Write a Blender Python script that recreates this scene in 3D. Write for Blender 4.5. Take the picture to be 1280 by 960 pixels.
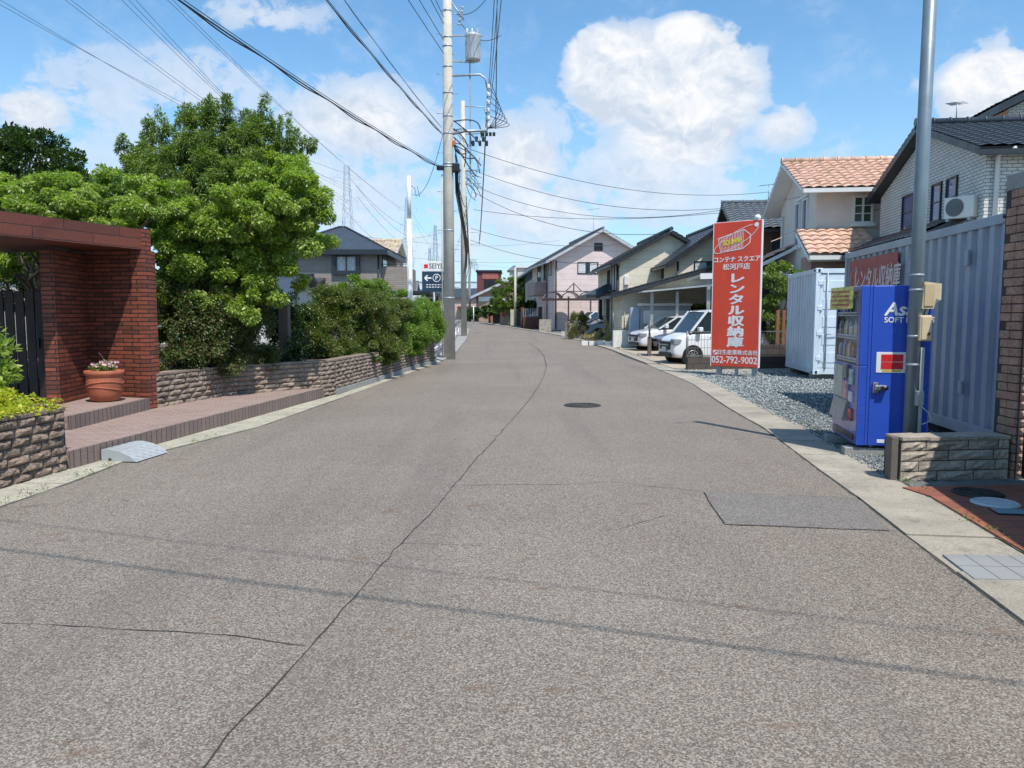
import bpy, bmesh, math, random
import numpy as np
from mathutils import Vector as V, Matrix as M4
sc = bpy.context.scene
for o in list(bpy.data.objects): bpy.data.objects.remove(o)
R = math.radians
rnd = random.Random(7)
col = sc.collection

# ---------------------------------------------------------------- camera
F, HZ, EYE = 960.0, 394.0, 1.6
PITCH = math.atan((480 - HZ) / F)
cam_d = bpy.data.cameras.new('camera'); cam = bpy.data.objects.new('camera', cam_d); col.objects.link(cam)
cam_d.sensor_width = 36; cam_d.lens = F / 1280 * 36; cam_d.clip_start = .05; cam_d.clip_end = 5000
cam.location = (0, 0, EYE); cam.rotation_euler = (R(90) - PITCH, 0, 0)
sc.camera = cam

def ray(px, py):
    x, y = (px - 640) / F, (480 - py) / F
    c, s = math.cos(PITCH), math.sin(PITCH)
    return V((x, c + y * s, -s + y * c))
def P(px, py, Y):
    d = ray(px, py); return V((d.x * Y / d.y, Y, EYE + d.z * Y / d.y))
def gz(y): return .012 * max(0.0, min(y, 95.0) - 30.0)      # the street climbs slightly beyond 30 m
def G(px, py, z=0.0):
    d = ray(px, py); t = (z - EYE) / d.z
    if t * d.y > 30:
        for _ in range(60): t = .5 * t + .5 * (z + gz(t * d.y) - EYE) / d.z
    return V((d.x * t, d.y * t, z))

# ---------------------------------------------------------------- light
sd = V((.26, -.5, 1.0)).normalized()
EL, AZ = math.asin(sd.z), math.atan2(sd.x, sd.y)
sun_d = bpy.data.lights.new('sun', 'SUN'); sun_d.energy = 4.3; sun_d.angle = R(.53); sun_d.color = (1, .95, .88)
sun = bpy.data.objects.new('sun', sun_d); col.objects.link(sun)
sun.rotation_euler = (-sd).to_track_quat('-Z', 'Y').to_euler(); sun.location = sd * 60
sc.view_settings.view_transform = 'Standard'; sc.view_settings.look = 'None'
sc.view_settings.exposure = .25; sc.view_settings.gamma = 1; sc.view_settings.use_curve_mapping = False
sc.render.engine = 'CYCLES'
sc.cycles.use_denoising = True
sc.cycles.max_bounces = 6; sc.cycles.transparent_max_bounces = 6
try: sc.cycles.use_adaptive_sampling = True; sc.cycles.adaptive_threshold = .015
except Exception: pass

# ---------------------------------------------------------------- node helper
class NT:
    def __init__(s, tree): s.t = tree; s.n = tree.nodes; s.l = tree.links
    def new(s, typ, **kw):
        n = s.n.new(typ)
        for k, v in kw.items(): setattr(n, k, v)
        return n
    def put(s, sock, v):
        if isinstance(v, bpy.types.NodeSocket): s.l.new(v, sock)
        elif v is not None:
            if isinstance(v, (tuple, list)) and len(v) == 3 and sock.type == 'RGBA': v = (*v, 1)
            sock.default_value = v
    def m(s, op, a, b=None, c=None, clamp=False):
        n = s.new('ShaderNodeMath', operation=op); n.use_clamp = clamp
        s.put(n.inputs[0], a)
        if b is not None: s.put(n.inputs[1], b)
        if c is not None: s.put(n.inputs[2], c)
        return n.outputs[0]
    def vm(s, op, a, b=None, out=0):
        n = s.new('ShaderNodeVectorMath', operation=op); s.put(n.inputs[0], a)
        if b is not None:
            if op == 'SCALE': s.put(n.inputs['Scale'], b)
            else: s.put(n.inputs[1], b)
        return n.outputs[out]
    def mix(s, f, a, b, blend='MIX'):
        n = s.new('ShaderNodeMix', data_type='RGBA', blend_type=blend); n.clamp_factor = True
        s.put(n.inputs[0], f); s.put(n.inputs[6], a); s.put(n.inputs[7], b); return n.outputs[2]
    def noise(s, vec, scale, detail=3, rough=.55, dist=0, col=False):
        n = s.new('ShaderNodeTexNoise'); s.put(n.inputs['Vector'], vec); n.inputs['Scale'].default_value = scale
        n.inputs['Detail'].default_value = detail; n.inputs['Roughness'].default_value = rough; n.inputs['Distortion'].default_value = dist
        return n.outputs[1 if col else 0]
    def vor(s, vec, scale, feature='F1', out=0, rnd=1):
        n = s.new('ShaderNodeTexVoronoi', feature=feature); s.put(n.inputs['Vector'], vec); n.inputs['Scale'].default_value = scale
        n.inputs['Randomness'].default_value = rnd
        return n.outputs[out]
    def ramp(s, f, lo, hi, a=0.0, b=1.0, smooth=True):
        n = s.new('ShaderNodeMapRange'); n.interpolation_type = 'SMOOTHSTEP' if smooth else 'LINEAR'
        s.put(n.inputs[0], f); n.inputs[1].default_value = lo; n.inputs[2].default_value = hi
        s.put(n.inputs[3], a); s.put(n.inputs[4], b); return n.outputs[0]
    def bump(s, h, strength=.5, dist=.01, norm=None):
        n = s.new('ShaderNodeBump'); s.put(n.inputs['Height'], h); n.inputs['Strength'].default_value = strength
        n.inputs['Distance'].default_value = dist
        if norm is not None: s.l.new(norm, n.inputs['Normal'])
        return n.outputs[0]

# ---------------------------------------------------------------- sky with clouds
w = bpy.data.worlds.new('World'); sc.world = w; w.use_nodes = True
nt = NT(w.node_tree); nt.n.clear()
sky = nt.new('ShaderNodeTexSky', sky_type='NISHITA'); sky.sun_disc = False
sky.sun_elevation = EL; sky.sun_rotation = AZ; sky.air_density = 1.0; sky.dust_density = .6; sky.ozone_density = 2.2; sky.altitude = 0
tc = nt.new('ShaderNodeTexCoord').outputs['Generated']
sep = nt.new('ShaderNodeSeparateXYZ'); nt.l.new(tc, sep.inputs[0])
dx, dy, dz = sep.outputs
az = nt.m('MULTIPLY', nt.m('ARCTAN2', dx, dy), 57.2958)
el = nt.m('MULTIPLY', nt.m('ARCSINE', dz), 57.2958)
cmb = nt.new('ShaderNodeCombineXYZ'); nt.put(cmb.inputs[0], az); nt.put(cmb.inputs[1], nt.m('MULTIPLY', el, 1.25))
q = cmb.outputs[0]
warp = nt.vm('SCALE', nt.vm('SUBTRACT', nt.noise(q, .22, 3, .55, col=True), (.5, .5, .5)), 4.0)
qw = nt.vm('ADD', q, warp)
def azel(px, py):
    d = ray(px, py).normalized(); return math.degrees(math.atan2(d.x, d.y)), math.degrees(math.asin(d.z))
# (px, py, half width px, half height px, strength)
CL = [(790, 95, 92, 72, 1.0), (880, 115, 84, 88, 1.0), (752, 80, 52, 52, .9), (850, 55, 50, 44, .9), (850, 170, 100, 55, .7), (905, 45, 26, 26, .35), (980, 160, 44, 36, .5),
      (820, 215, 140, 70, .42), (700, 165, 80, 60, .22), (650, 200, 62, 60, .6), (1240, 115, 85, 60, 1.0), (1130, 108, 28, 18, .2), (620, 120, 30, 16, .1),
      (40, 140, 60, 40, .6), (130, 120, 110, 62, .33), (240, 110, 120, 55, .36), (330, 20, 110, 30, .35),
      (450, 150, 120, 62, .55), (440, 240, 120, 90, .35), (800, 245, 160, 60, .36), (680, 260, 130, 60, .45), (90, 210, 160, 60, .28),
      (910, 235, 60, 35, .3), (1060, 190, 60, 40, .12), (560, 290, 260, 70, .30), (1250, 60, 40, 30, .3)]
hp = nt.noise(qw, .16, 8, .6)          # broad billows
hp2 = nt.noise(nt.vm('ADD', qw, (.9, 1.4, 0)), .16, 8, .6)
fin = nt.noise(qw, .55, 6, .62)
fin2 = nt.noise(nt.vm('ADD', qw, (.35, .6, 0)), .55, 6, .62)
sepw = nt.new('ShaderNodeSeparateXYZ'); nt.l.new(nt.vm('ADD', q, nt.vm('SCALE', warp, .55)), sepw.inputs[0])
aw, ew = sepw.outputs[0], nt.m('DIVIDE', sepw.outputs[1], 1.25)
dens = None; topg = None
for (x, y, hw, hh, st) in CL:
    a0, e0 = azel(x, y); a1, _ = azel(x + hw, y); _, e1 = azel(x, y - hh)
    da = nt.m('MULTIPLY', nt.m('SUBTRACT', aw, a0), 1 / max(a1 - a0, .5))
    de = nt.m('MULTIPLY', nt.m('SUBTRACT', ew, e0), 1 / max(e1 - e0, .5))
    r2 = nt.m('ADD', nt.m('MULTIPLY', da, da), nt.m('MULTIPLY', de, de))
    f = nt.m('MULTIPLY', nt.m('SUBTRACT', 1.25, r2), st)
    f = nt.m('MAXIMUM', f, 0.0)
    g = nt.m('MULTIPLY', f, de)
    dens = f if dens is None else nt.m('SMOOTH_MAX', dens, f, .12)
    topg = g if topg is None else nt.m('ADD', topg, g)
nz = nt.m('ADD', nt.m('MULTIPLY', nt.m('SUBTRACT', hp, .5), 1.9), nt.m('MULTIPLY', nt.m('SUBTRACT', fin, .5), 1.15))
D = nt.m('ADD', dens, nt.m('MULTIPLY', nz, nt.ramp(dens, 0, .25, .0, .95)))
cov = nt.ramp(D, .06, .34, 0, 1)
thick = nt.ramp(dens, .1, .7, .48, 1)
cov = nt.m('MULTIPLY', cov, thick)
lit = nt.m('ADD', nt.m('MULTIPLY', nt.m('SUBTRACT', hp, hp2), 3.2), nt.m('MULTIPLY', nt.m('SUBTRACT', fin, fin2), 1.8))
lit = nt.m('ADD', nt.m('ADD', lit, .50), nt.m('MULTIPLY', topg, .30))
lit = nt.m('MINIMUM', nt.m('MAXIMUM', lit, 0), 1)
ccol = nt.mix(lit, (5.3, 6.1, 7.2), (8.2, 8.3, 8.6)); ccol = nt.mix(nt.ramp(dens, .3, .75), nt.mix(.6, ccol, (5.6, 6.5, 7.8)), ccol)
haze = nt.ramp(el, -2, 20, .55, 0)
skyc = nt.mix(1, sky.outputs[0], (1.12, 1.56, 1.68), 'MULTIPLY')
skyc = nt.mix(haze, skyc, (4.7, 6.0, 7.9))
fin_c = nt.mix(cov, skyc, ccol)
bg = nt.new('ShaderNodeBackground'); nt.l.new(fin_c, bg.inputs[0]); bg.inputs[1].default_value = .1
nt.l.new(bg.outputs[0], nt.new('ShaderNodeOutputWorld').inputs[0])

# ---------------------------------------------------------------- materials
MATS = {}
def newmat(name):
    m = bpy.data.materials.new(name); m.use_nodes = True
    t = NT(m.node_tree); b = t.n['Principled BSDF']; return m, t, b
def mat(name, c, rough=.6, metal=0, var=.12, vs=1.5, bump=0, bs=80, spec=.5, coat=0, dirt=0, dcol=(.12, .10, .08), fine=0):
    if name in MATS: return MATS[name]
    m, t, b = newmat(name)
    p = t.new('ShaderNodeTexCoord').outputs['Object']
    n1 = t.noise(p, vs, 5, .6)
    a = tuple(x * (1 - var) for x in c); d = tuple(min(1, x * (1 + var)) for x in c)
    cc = t.mix(t.ramp(n1, .3, .7), a, d)
    if fine: cc = t.mix(fine, cc, t.mix(t.ramp(t.noise(p, bs, 2, .6), .35, .65), tuple(x * .45 for x in c), tuple(min(1, x * 1.6) for x in c)))
    if dirt:
        mp = t.vm('MULTIPLY', p, (3, 3, .5))
        cc = t.mix(t.m('MULTIPLY', t.ramp(t.noise(mp, 2.2, 6, .65), .52, .75), dirt), cc, dcol)
    t.put(b.inputs['Base Color'], cc)
    t.put(b.inputs['Roughness'], t.ramp(t.noise(p, vs * 3, 3), .3, .7, max(rough - .06, .02), min(rough + .06, 1)))
    b.inputs['Metallic'].default_value = metal; b.inputs['Specular IOR Level'].default_value = spec
    b.inputs['Coat Weight'].default_value = coat
    if bump: t.l.new(t.bump(t.noise(p, bs, 4, .6), bump, .01), b.inputs['Normal'])
    MATS[name] = m; return m
def brick(name, c1, c2, mortar, bw, rh, ms=.005, rough=.7, off=.5, bump=.5, bias=0, smooth=.1, grain=40, var=.5):
    if name in MATS: return MATS[name]
    m, t, b = newmat(name)
    uv = t.new('ShaderNodeTexCoord').outputs['UV']
    n = t.new('ShaderNodeTexBrick'); t.l.new(uv, n.inputs['Vector']); n.offset = off
    n.inputs['Scale'].default_value = 1; n.inputs['Brick Width'].default_value = bw; n.inputs['Row Height'].default_value = rh
    n.inputs['Mortar Size'].default_value = ms; n.inputs['Mortar Smooth'].default_value = smooth; n.inputs['Bias'].default_value = bias
    t.put(n.inputs['Color1'], c1); t.put(n.inputs['Color2'], c2); t.put(n.inputs['Mortar'], mortar)
    g = t.noise(uv, grain, 4, .6)
    big = t.noise(uv, 1.3, 4, .6)
    c = t.mix(t.ramp(g, .3, .7, 0, var), n.outputs[0], (.0, .0, .0)) if var else n.outputs[0]
    c = t.mix(.35, n.outputs[0], t.mix(1, n.outputs[0], t.mix(t.ramp(g, .3, .7), (.45, .45, .45), (1.4, 1.4, 1.4)), 'MULTIPLY')) if var else n.outputs[0]
    c = t.mix(t.ramp(big, .4, .7, 0, .25), c, t.mix(1, c, (.6, .58, .55), 'MULTIPLY'))
    t.put(b.inputs['Base Color'], c); b.inputs['Roughness'].default_value = rough
    h = t.m('ADD', t.m('MULTIPLY', n.outputs[1], -1), t.m('MULTIPLY', g, .35))
    t.l.new(t.bump(h, bump, .008), b.inputs['Normal'])
    MATS[name] = m; return m
def leafmat(name, cols, rough=.45, trans=.35):
    if name in MATS: return MATS[name]
    m, t, b = newmat(name)
    rn = t.new('ShaderNodeNewGeometry').outputs['Random Per Island']
    r = t.new('ShaderNodeValToRGB'); t.l.new(rn, r.inputs[0]); e = r.color_ramp.elements
    while len(e) < len(cols): e.new(.5)
    for i, c in enumerate(cols): e[i].position = i / (len(cols) - 1); e[i].color = (*c, 1)
    b.inputs['Roughness'].default_value = rough - .08; t.l.new(r.outputs[0], b.inputs['Base Color'])
    b.inputs['Specular IOR Level'].default_value = .55
    tr = t.new('ShaderNodeBsdfTranslucent')
    t.l.new(t.mix(1, r.outputs[0], (1.3, 1.6, .5), 'MULTIPLY'), tr.inputs[0])
    mx = t.new('ShaderNodeMixShader'); mx.inputs[0].default_value = trans
    t.l.new(b.outputs[0], mx.inputs[1]); t.l.new(tr.outputs[0], mx.inputs[2])
    t.l.new(mx.outputs[0], t.n['Material Output'].inputs[0])
    MATS[name] = m; return m

# ---------------------------------------------------------------- mesh helpers
def tag(o, label=None, cat=None, group=None, kind=None):
    if label: o['label'] = label
    if cat: o['category'] = cat
    if group: o['group'] = group
    if kind: o['kind'] = kind
    return o
def empty(name, loc=(0, 0, 0), rz=0, label=None, cat=None, group=None):
    o = bpy.data.objects.new(name, None); col.objects.link(o); o.location = loc; o.rotation_euler = (0, 0, rz)
    if cat and o.location.z == 0 and 30 < o.location.y < 150: o.location.z = gz(o.location.y)
    o.empty_display_size = .2
    return tag(o, label, cat, group)
def copy_tree(o, parent=None):
    c = o.copy(); col.objects.link(c); c.parent = parent
    for ch in list(o.children): copy_tree(ch, c)
    return c
class MB:
    def __init__(s): s.v = []; s.f = []; s.sm = []
    def add(s, vs, fs, smooth=False):
        k = len(s.v); s.v += [V(p) for p in vs]; s.f += [tuple(i + k for i in f) for f in fs]; s.sm += [smooth] * len(fs); return s
    def box(s, x0, x1, y0, y1, z0, z1, rz=0, piv=(0, 0)):
        vs = [(x, y, z) for z in (z0, z1) for (x, y) in ((x0, y0), (x1, y0), (x1, y1), (x0, y1))]
        if rz:
            c, q = math.cos(rz), math.sin(rz)
            vs = [(piv[0] + (x - piv[0]) * c - (y - piv[1]) * q, piv[1] + (x - piv[0]) * q + (y - piv[1]) * c, z) for x, y, z in vs]
        return s.add(vs, [(3, 2, 1, 0), (4, 5, 6, 7), (0, 1, 5, 4), (1, 2, 6, 5), (2, 3, 7, 6), (3, 0, 4, 7)])
    def cbox(s, c, sz, b=0):
        x, y, z = c; a, d, e = sz[0] / 2, sz[1] / 2, sz[2] / 2
        if not b: return s.box(x - a, x + a, y - d, y + d, z - e, z + e)
        return s.bbox(x - a, x + a, y - d, y + d, z - e, z + e, b)
    def bbox(s, x0, x1, y0, y1, z0, z1, b=.01):
        bm = bmesh.new(); bmesh.ops.create_cube(bm, size=1)
        for v in bm.verts: v.co = V((x0 + (v.co.x + .5) * (x1 - x0), y0 + (v.co.y + .5) * (y1 - y0), z0 + (v.co.z + .5) * (z1 - z0)))
        bmesh.ops.bevel(bm, geom=bm.edges[:], offset=b, segments=2, affect='EDGES', profile=.5)
        bm.verts.index_update(); s.add([v.co for v in bm.verts], [[v.index for v in f.verts] for f in bm.faces]); bm.free(); return s
    def beam(s, a, b, wx, wz=None, up=(0, 0, 1)):
        a, b = V(a), V(b); wz = wz or wx; d = (b - a).normalized(); upv = V(up)
        if abs(d.dot(upv)) > .98: upv = V((0, 1, 0))
        r = d.cross(upv).normalized(); u = r.cross(d)
        vs = []
        for p in (a, b):
            for (i, j) in ((-1, -1), (1, -1), (1, 1), (-1, 1)): vs.append(p + r * i * wx / 2 + u * j * wz / 2)
        return s.add(vs, [(0, 1, 2, 3), (7, 6, 5, 4), (0, 4, 5, 1), (1, 5, 6, 2), (2, 6, 7, 3), (3, 7, 4, 0)])
    def tube(s, pts, r, n=8, cap=True):
        pts = [V(p) for p in pts]; rs = r if isinstance(r, (list, tuple)) else [r] * len(pts)
        vs = []; ref = None
        for i, p in enumerate(pts):
            d = (pts[min(i + 1, len(pts) - 1)] - pts[max(i - 1, 0)]).normalized()
            if ref is None: ref = d.orthogonal().normalized()
            ref = (ref - d * ref.dot(d)).normalized(); q = d.cross(ref)
            for k in range(n):
                t = 2 * math.pi * k / n; vs.append(p + (ref * math.cos(t) + q * math.sin(t)) * rs[i])
        fs = [(i * n + k, i * n + (k + 1) % n, (i + 1) * n + (k + 1) % n, (i + 1) * n + k) for i in range(len(pts) - 1) for k in range(n)]
        s.add(vs, fs, True)
        if cap:
            k0 = len(s.v) - len(vs)
            s.f += [tuple(k0 + k for k in range(n))[::-1], tuple(k0 + (len(pts) - 1) * n + k for k in range(n))]; s.sm += [False, False]
        return s
    def lathe(s, prof, c=(0, 0, 0), n=24, smooth=True):
        vs = []; c = V(c)
        for (r, z) in prof:
            for k in range(n):
                t = 2 * math.pi * k / n; vs.append(c + V((r * math.cos(t), r * math.sin(t), z)))
        fs = [(i * n + k, i * n + (k + 1) % n, (i + 1) * n + (k + 1) % n, (i + 1) * n + k) for i in range(len(prof) - 1) for k in range(n)]
        s.add(vs, fs, smooth)
        k0 = len(s.v) - len(vs); s.f += [tuple(k0 + k for k in range(n))[::-1], tuple(k0 + (len(prof) - 1) * n + k for k in range(n))]; s.sm += [False, False]
        return s
    def prism(s, poly, ext):                    # planar polygon extruded by vector ext
        n = len(poly); a = [V(p) for p in poly]; e = V(ext); b = [p + e for p in a]
        fs = [tuple(range(n)), tuple(range(2 * n - 1, n - 1, -1))] + [(i, i + n, (i + 1) % n + n, (i + 1) % n) for i in range(n)]
        return s.add(a + b, fs)
    def sheet(s, poly): return s.add(poly, [tuple(range(len(poly)))])
    def build(s, name, m, parent=None, uv=True, recalc=True):
        me = bpy.data.meshes.new(name); me.from_pydata([tuple(v) for v in s.v], [], s.f)
        me.validate(); 
        if recalc:
            bm = bmesh.new(); bm.from_mesh(me); bmesh.ops.recalc_face_normals(bm, faces=bm.faces[:]); bm.to_mesh(me); bm.free()
        if len(me.polygons) == len(s.sm): me.polygons.foreach_set('use_smooth', s.sm)
        if uv: boxuv(me)
        me.materials.append(m); o = bpy.data.objects.new(name, me); col.objects.link(o)
        if parent: o.parent = parent
        return o
def boxuv(me):
    lay = me.uv_layers.new(name='uv'); co = [v.co.copy() for v in me.vertices]
    for p in me.polygons:
        n = p.normal
        if abs(n.z) > .95: t = V((1, 0, 0)); b = V((0, 1, 0))
        else: t = V((0, 0, 1)).cross(n).normalized(); b = n.cross(t)
        for li in p.loop_indices:
            c = co[me.loops[li].vertex_index]; lay.data[li].uv = (c.dot(t), c.dot(b))
def struct(o): o['kind'] = 'structure'; return o
def text(name, body, size, m, parent, loc, rot=(R(90), 0, 0), ext=.0015, bold=0, sx=1, line=1.0, align='CENTER', shear=0):
    c = bpy.data.curves.new(name, 'FONT'); c.body = body; c.size = size; c.extrude = ext; c.align_x = align; c.align_y = 'CENTER'
    c.space_line = line; c.shear = shear; c.resolution_u = 3
    o = bpy.data.objects.new(name, c); col.objects.link(o)
    bpy.context.view_layer.update()
    me = bpy.data.meshes.new_from_object(o.evaluated_get(bpy.context.evaluated_depsgraph_get())); bpy.data.objects.remove(o)
    if bold:
        bm = bmesh.new(); bm.from_mesh(me); base_ = me.copy(); k = 0
        for (ox, oy) in ((1, 0), (-1, 0), (0, 1), (0, -1)):
            k += 1; b2 = base_.copy(); b2.transform(M4.Translation((ox * bold, oy * bold * .8, -.00035 * k))); bm.from_mesh(b2); bpy.data.meshes.remove(b2)
        bm.to_mesh(me); bm.free()
    me.materials.clear(); me.materials.append(m); me.name = name
    o = bpy.data.objects.new(name, me); col.objects.link(o); o.parent = parent; o.location = loc; o.rotation_euler = rot; o.scale = (sx, 1, 1)
    return o
def catenary(a, b, sag, n=18):
    a, b = V(a), V(b); return [a.lerp(b, i / n) - V((0, 0, 4 * sag * (i / n) * (1 - i / n))) for i in range(n + 1)]
def stepgrid(mb, o, u, v, lu, lv, tw, rh, amp=.03, step=.03, nrm=None):
    """tiled roof slope: rounded tile columns along u, stepped rows down v"""
    o, u, v = V(o), V(u).normalized(), V(v).normalized(); n = nrm or u.cross(v).normalized()
    if n.z < 0: n = -n
    nc = max(1, round(lu / tw)); tw = lu / nc; us = []
    for i in range(nc):
        for f in (0, .2, .5, .8): us.append((i + f) * tw)
    us.append(lu)
    def hu(x):
        f = (x / tw) % 1; return amp * (1 - (2 * f - 1) ** 2) if amp else 0
    nr = max(1, round(lv / rh)); rh = lv / nr; rows = []
    for j in range(nr): rows += [(j * rh, 0), ((j + 1) * rh - .002, step)]
    vs = [o + u * x + v * y + n * (hu(x) + hh) for (y, hh) in rows for x in us]
    W = len(us)
    fs = [(r * W + i, r * W + i + 1, (r + 1) * W + i + 1, (r + 1) * W + i) for r in range(len(rows) - 1) for i in range(W - 1)]
    mb.add(vs, fs)

def leaf_mesh(name, clumps, n, size, m, parent=None, seed=1, width=.5, up=.5, sub=14, subr=.3, droop=.35, fill=.25, zflat=1.0):
    """clumps: (centre, radii, weight). leaves sit in twig clusters spread over each clump's shell"""
    rg = np.random.default_rng(seed)
    C = []; Rr = []; Wt = []; O = []
    for (c, r, wgt) in clumps:
        k = max(3, int(sub * wgt))
        d = rg.normal(size=(k, 3)); d /= np.linalg.norm(d, axis=1)[:, None]
        rad = np.where(rg.random(k) < fill, rg.random(k) ** .5 * .7, .72 + .3 * rg.random(k))
        pos = np.array(c)[None] + d * rad[:, None] * np.array(r)[None]
        C.append(pos); Rr.append(np.tile(np.array(r)[None] * subr, (k, 1)) * rg.uniform(.6, 1.35, (k, 1))); O.append(np.tile(np.array(c)[None], (k, 1)))
    C = np.vstack(C); Rr = np.vstack(Rr); O = np.vstack(O); K = len(C)
    vol = np.prod(Rr, axis=1) ** .55; idx = rg.choice(K, n, p=vol / vol.sum())
    d = rg.normal(size=(n, 3)); d /= np.linalg.norm(d, axis=1)[:, None]
    rr = rg.random(n) ** .45
    rz = np.maximum(Rr[idx], np.array([.05, .05, .04])); rz[:, 2] = np.maximum(rz[:, 2], rz[:, 0] * .45) * zflat
    p = C[idx] + d * rr[:, None] * rz
    out = p - O[idx]; out /= np.linalg.norm(out, axis=1)[:, None] + 1e-6
    ax = out * .6 + d * .5 + rg.normal(size=(n, 3)) * .45 + np.array([0, 0, -droop]); ax /= np.linalg.norm(ax, axis=1)[:, None]
    nm = out * .35 + np.array([0, 0, up]) + rg.normal(size=(n, 3)) * .38
    nm -= ax * np.sum(nm * ax, axis=1)[:, None]; nm /= np.linalg.norm(nm, axis=1)[:, None] + 1e-6
    sd_ = np.cross(ax, nm); s = size * rg.uniform(.65, 1.25, n)[:, None]
    a = p; b = p + ax * s * .45 + sd_ * s * width * .5 + nm * s * .1; c = p + ax * s; e = p + ax * s * .45 - sd_ * s * width * .5 + nm * s * .1
    vs = np.stack([a, b, c, e], axis=1).reshape(-1, 3)
    me = bpy.data.meshes.new(name); me.vertices.add(4 * n); me.vertices.foreach_set('co', vs.ravel().astype(np.float32))
    base = np.arange(n) * 4
    tri = np.stack([base, base + 1, base + 2, base, base + 2, base + 3], axis=1).ravel()
    me.loops.add(6 * n); me.loops.foreach_set('vertex_index', tri.astype(np.int32))
    me.polygons.add(2 * n); me.polygons.foreach_set('loop_start', (np.arange(2 * n) * 3).astype(np.int32))
    try: me.polygons.foreach_set('loop_total', np.full(2 * n, 3, np.int32))
    except Exception: pass
    me.update(calc_edges=True); me.materials.append(m)
    o = bpy.data.objects.new(name, me); col.objects.link(o)
    if parent: o.parent = parent
    return o
def limb(mb, a, b, r0, r1, seed, wob=.12, n=7):
    rg = random.Random(seed); a, b = V(a), V(b); L = (b - a).length; pts = []
    for i in range(n + 1):
        t = i / n; p = a.lerp(b, t); k = math.sin(math.pi * t) * wob * L
        pts.append(p + V((rg.uniform(-1, 1), rg.uniform(-1, 1), rg.uniform(-.3, 1))) * k * .6)
    mb.tube(pts, [r0 + (r1 - r0) * i / n for i in range(n + 1)], 7)
def tree(name, label, cat, base, clumps, n, size, lm, bark, seed, trunk_r=.1, fork=None, group=None, leafname='crown', stems=1, **kw):
    base = V(base); base.z += gz(base.y) if base.z == 0 else 0; t = empty(name, base, 0, label, cat, group)
    loc = [((V(c) - base), r, wgt) for c, r, wgt in clumps]
    leaf_mesh(leafname, [(tuple(c), r, wgt) for c, r, wgt in loc], n, size, lm, t, seed, **kw)
    mb = MB(); zt = fork if fork is not None else min(c.z for c, _, _ in loc)
    fk = [V((rnd.uniform(-.1, .1) * k, rnd.uniform(-.1, .1) * k, zt)) for k in range(1, stems + 1)]
    for k, f in enumerate(fk): limb(mb, (0.12 * k, .05 * k, -.1), f, trunk_r, trunk_r * .75, seed + k, .04)
    tm = mb.build('trunk', bark, t)
    mb = MB()
    for k, (c, r, _) in enumerate(loc): limb(mb, fk[k % len(fk)] - V((0, 0, .03)), c + V((0, 0, -r[2] * .3)), trunk_r * .55, .012, seed + 50 + k)
    mb.build('limbs' if False else 'branch', bark, tm)
    return t
# ================================================================= SETTING
m, t, b = newmat('asphalt'); MATS['asphalt'] = m
p = t.new('ShaderNodeTexCoord').outputs['Object']
v1 = t.vor(p, 120); vc = t.new('ShaderNodeTexVoronoi'); t.l.new(p, vc.inputs['Vector']); vc.inputs['Scale'].default_value = 135
sepc = t.new('ShaderNodeSeparateColor'); t.l.new(vc.outputs['Color'], sepc.inputs[0])
big = t.noise(p, .35, 5, .6); med = t.noise(p, 2.3, 5, .65); fi = t.noise(p, 60, 3, .7)
base = t.mix(t.ramp(big, .35, .65), (.172, .141, .115), (.232, .196, .160))
base = t.mix(t.ramp(med, .35, .7, 0, .45), base, (.165, .137, .112))
st = t.mix(t.ramp(sepc.outputs[0], .1, .95), (.055, .048, .042), (.56, .50, .42))
st = t.mix(t.ramp(sepc.outputs[1], .86, .93), st, (.30, .19, .13))
c = t.mix(.44, base, st)
c = t.mix(t.ramp(v1, .45, .75, 0, .45), c, (.05, .045, .04))
vb = t.new('ShaderNodeTexVoronoi'); t.l.new(p, vb.inputs['Vector']); vb.inputs['Scale'].default_value = 70
sb = t.new('ShaderNodeSeparateColor'); t.l.new(vb.outputs['Color'], sb.inputs[0])
c = t.mix(t.ramp(sb.outputs[0], .92, .98, 0, .12), c, (.05, .048, .048)); c = t.mix(t.ramp(sb.outputs[1], .94, .99, 0, .15), c, (.36, .33, .30))
stn = t.m('MULTIPLY', t.ramp(t.noise(t.vm('MULTIPLY', p, (1.2, 2.6, 1)), 1.9, 5, .6), .62, .70), .5)
c = t.mix(stn, c, (.15, .085, .05))
lane = t.noise(t.vm('MULTIPLY', p, (1.1, .07, 1)), 1.0, 4, .6); c = t.mix(t.ramp(lane, .50, .66, 0, .22), c, (.10, .088, .078)); oil = t.ramp(t.noise(p, 3.1, 3, .5), .70, .76, 0, .45); c = t.mix(oil, c, (.06, .052, .046))
t.put(b.inputs['Base Color'], c); b.inputs['Roughness'].default_value = .85; b.inputs['Specular IOR Level'].default_value = .35
hh = t.m('ADD', t.m('MULTIPLY', v1, -1.1), t.m('MULTIPLY', fi, .5))
t.l.new(t.bump(hh, .38, .005), b.inputs['Normal'])
m, t, b = newmat('asphalt_patch'); MATS['asphalt_patch'] = m
p = t.new('ShaderNodeTexCoord').outputs['Object']
vc = t.new('ShaderNodeTexVoronoi'); t.l.new(p, vc.inputs['Vector']); vc.inputs['Scale'].default_value = 110
sepc = t.new('ShaderNodeSeparateColor'); t.l.new(vc.outputs['Color'], sepc.inputs[0])
c = t.mix(.38, t.mix(t.noise(p, 3, 5), (.13, .112, .097), (.20, .172, .147)), t.mix(t.ramp(sepc.outputs[0], .1, .95), (.05, .048, .047), (.38, .36, .33)))
t.put(b.inputs['Base Color'], c); b.inputs['Roughness'].default_value = .85
t.l.new(t.bump(vc.outputs[0], .5, .008), b.inputs['Normal'])
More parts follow.
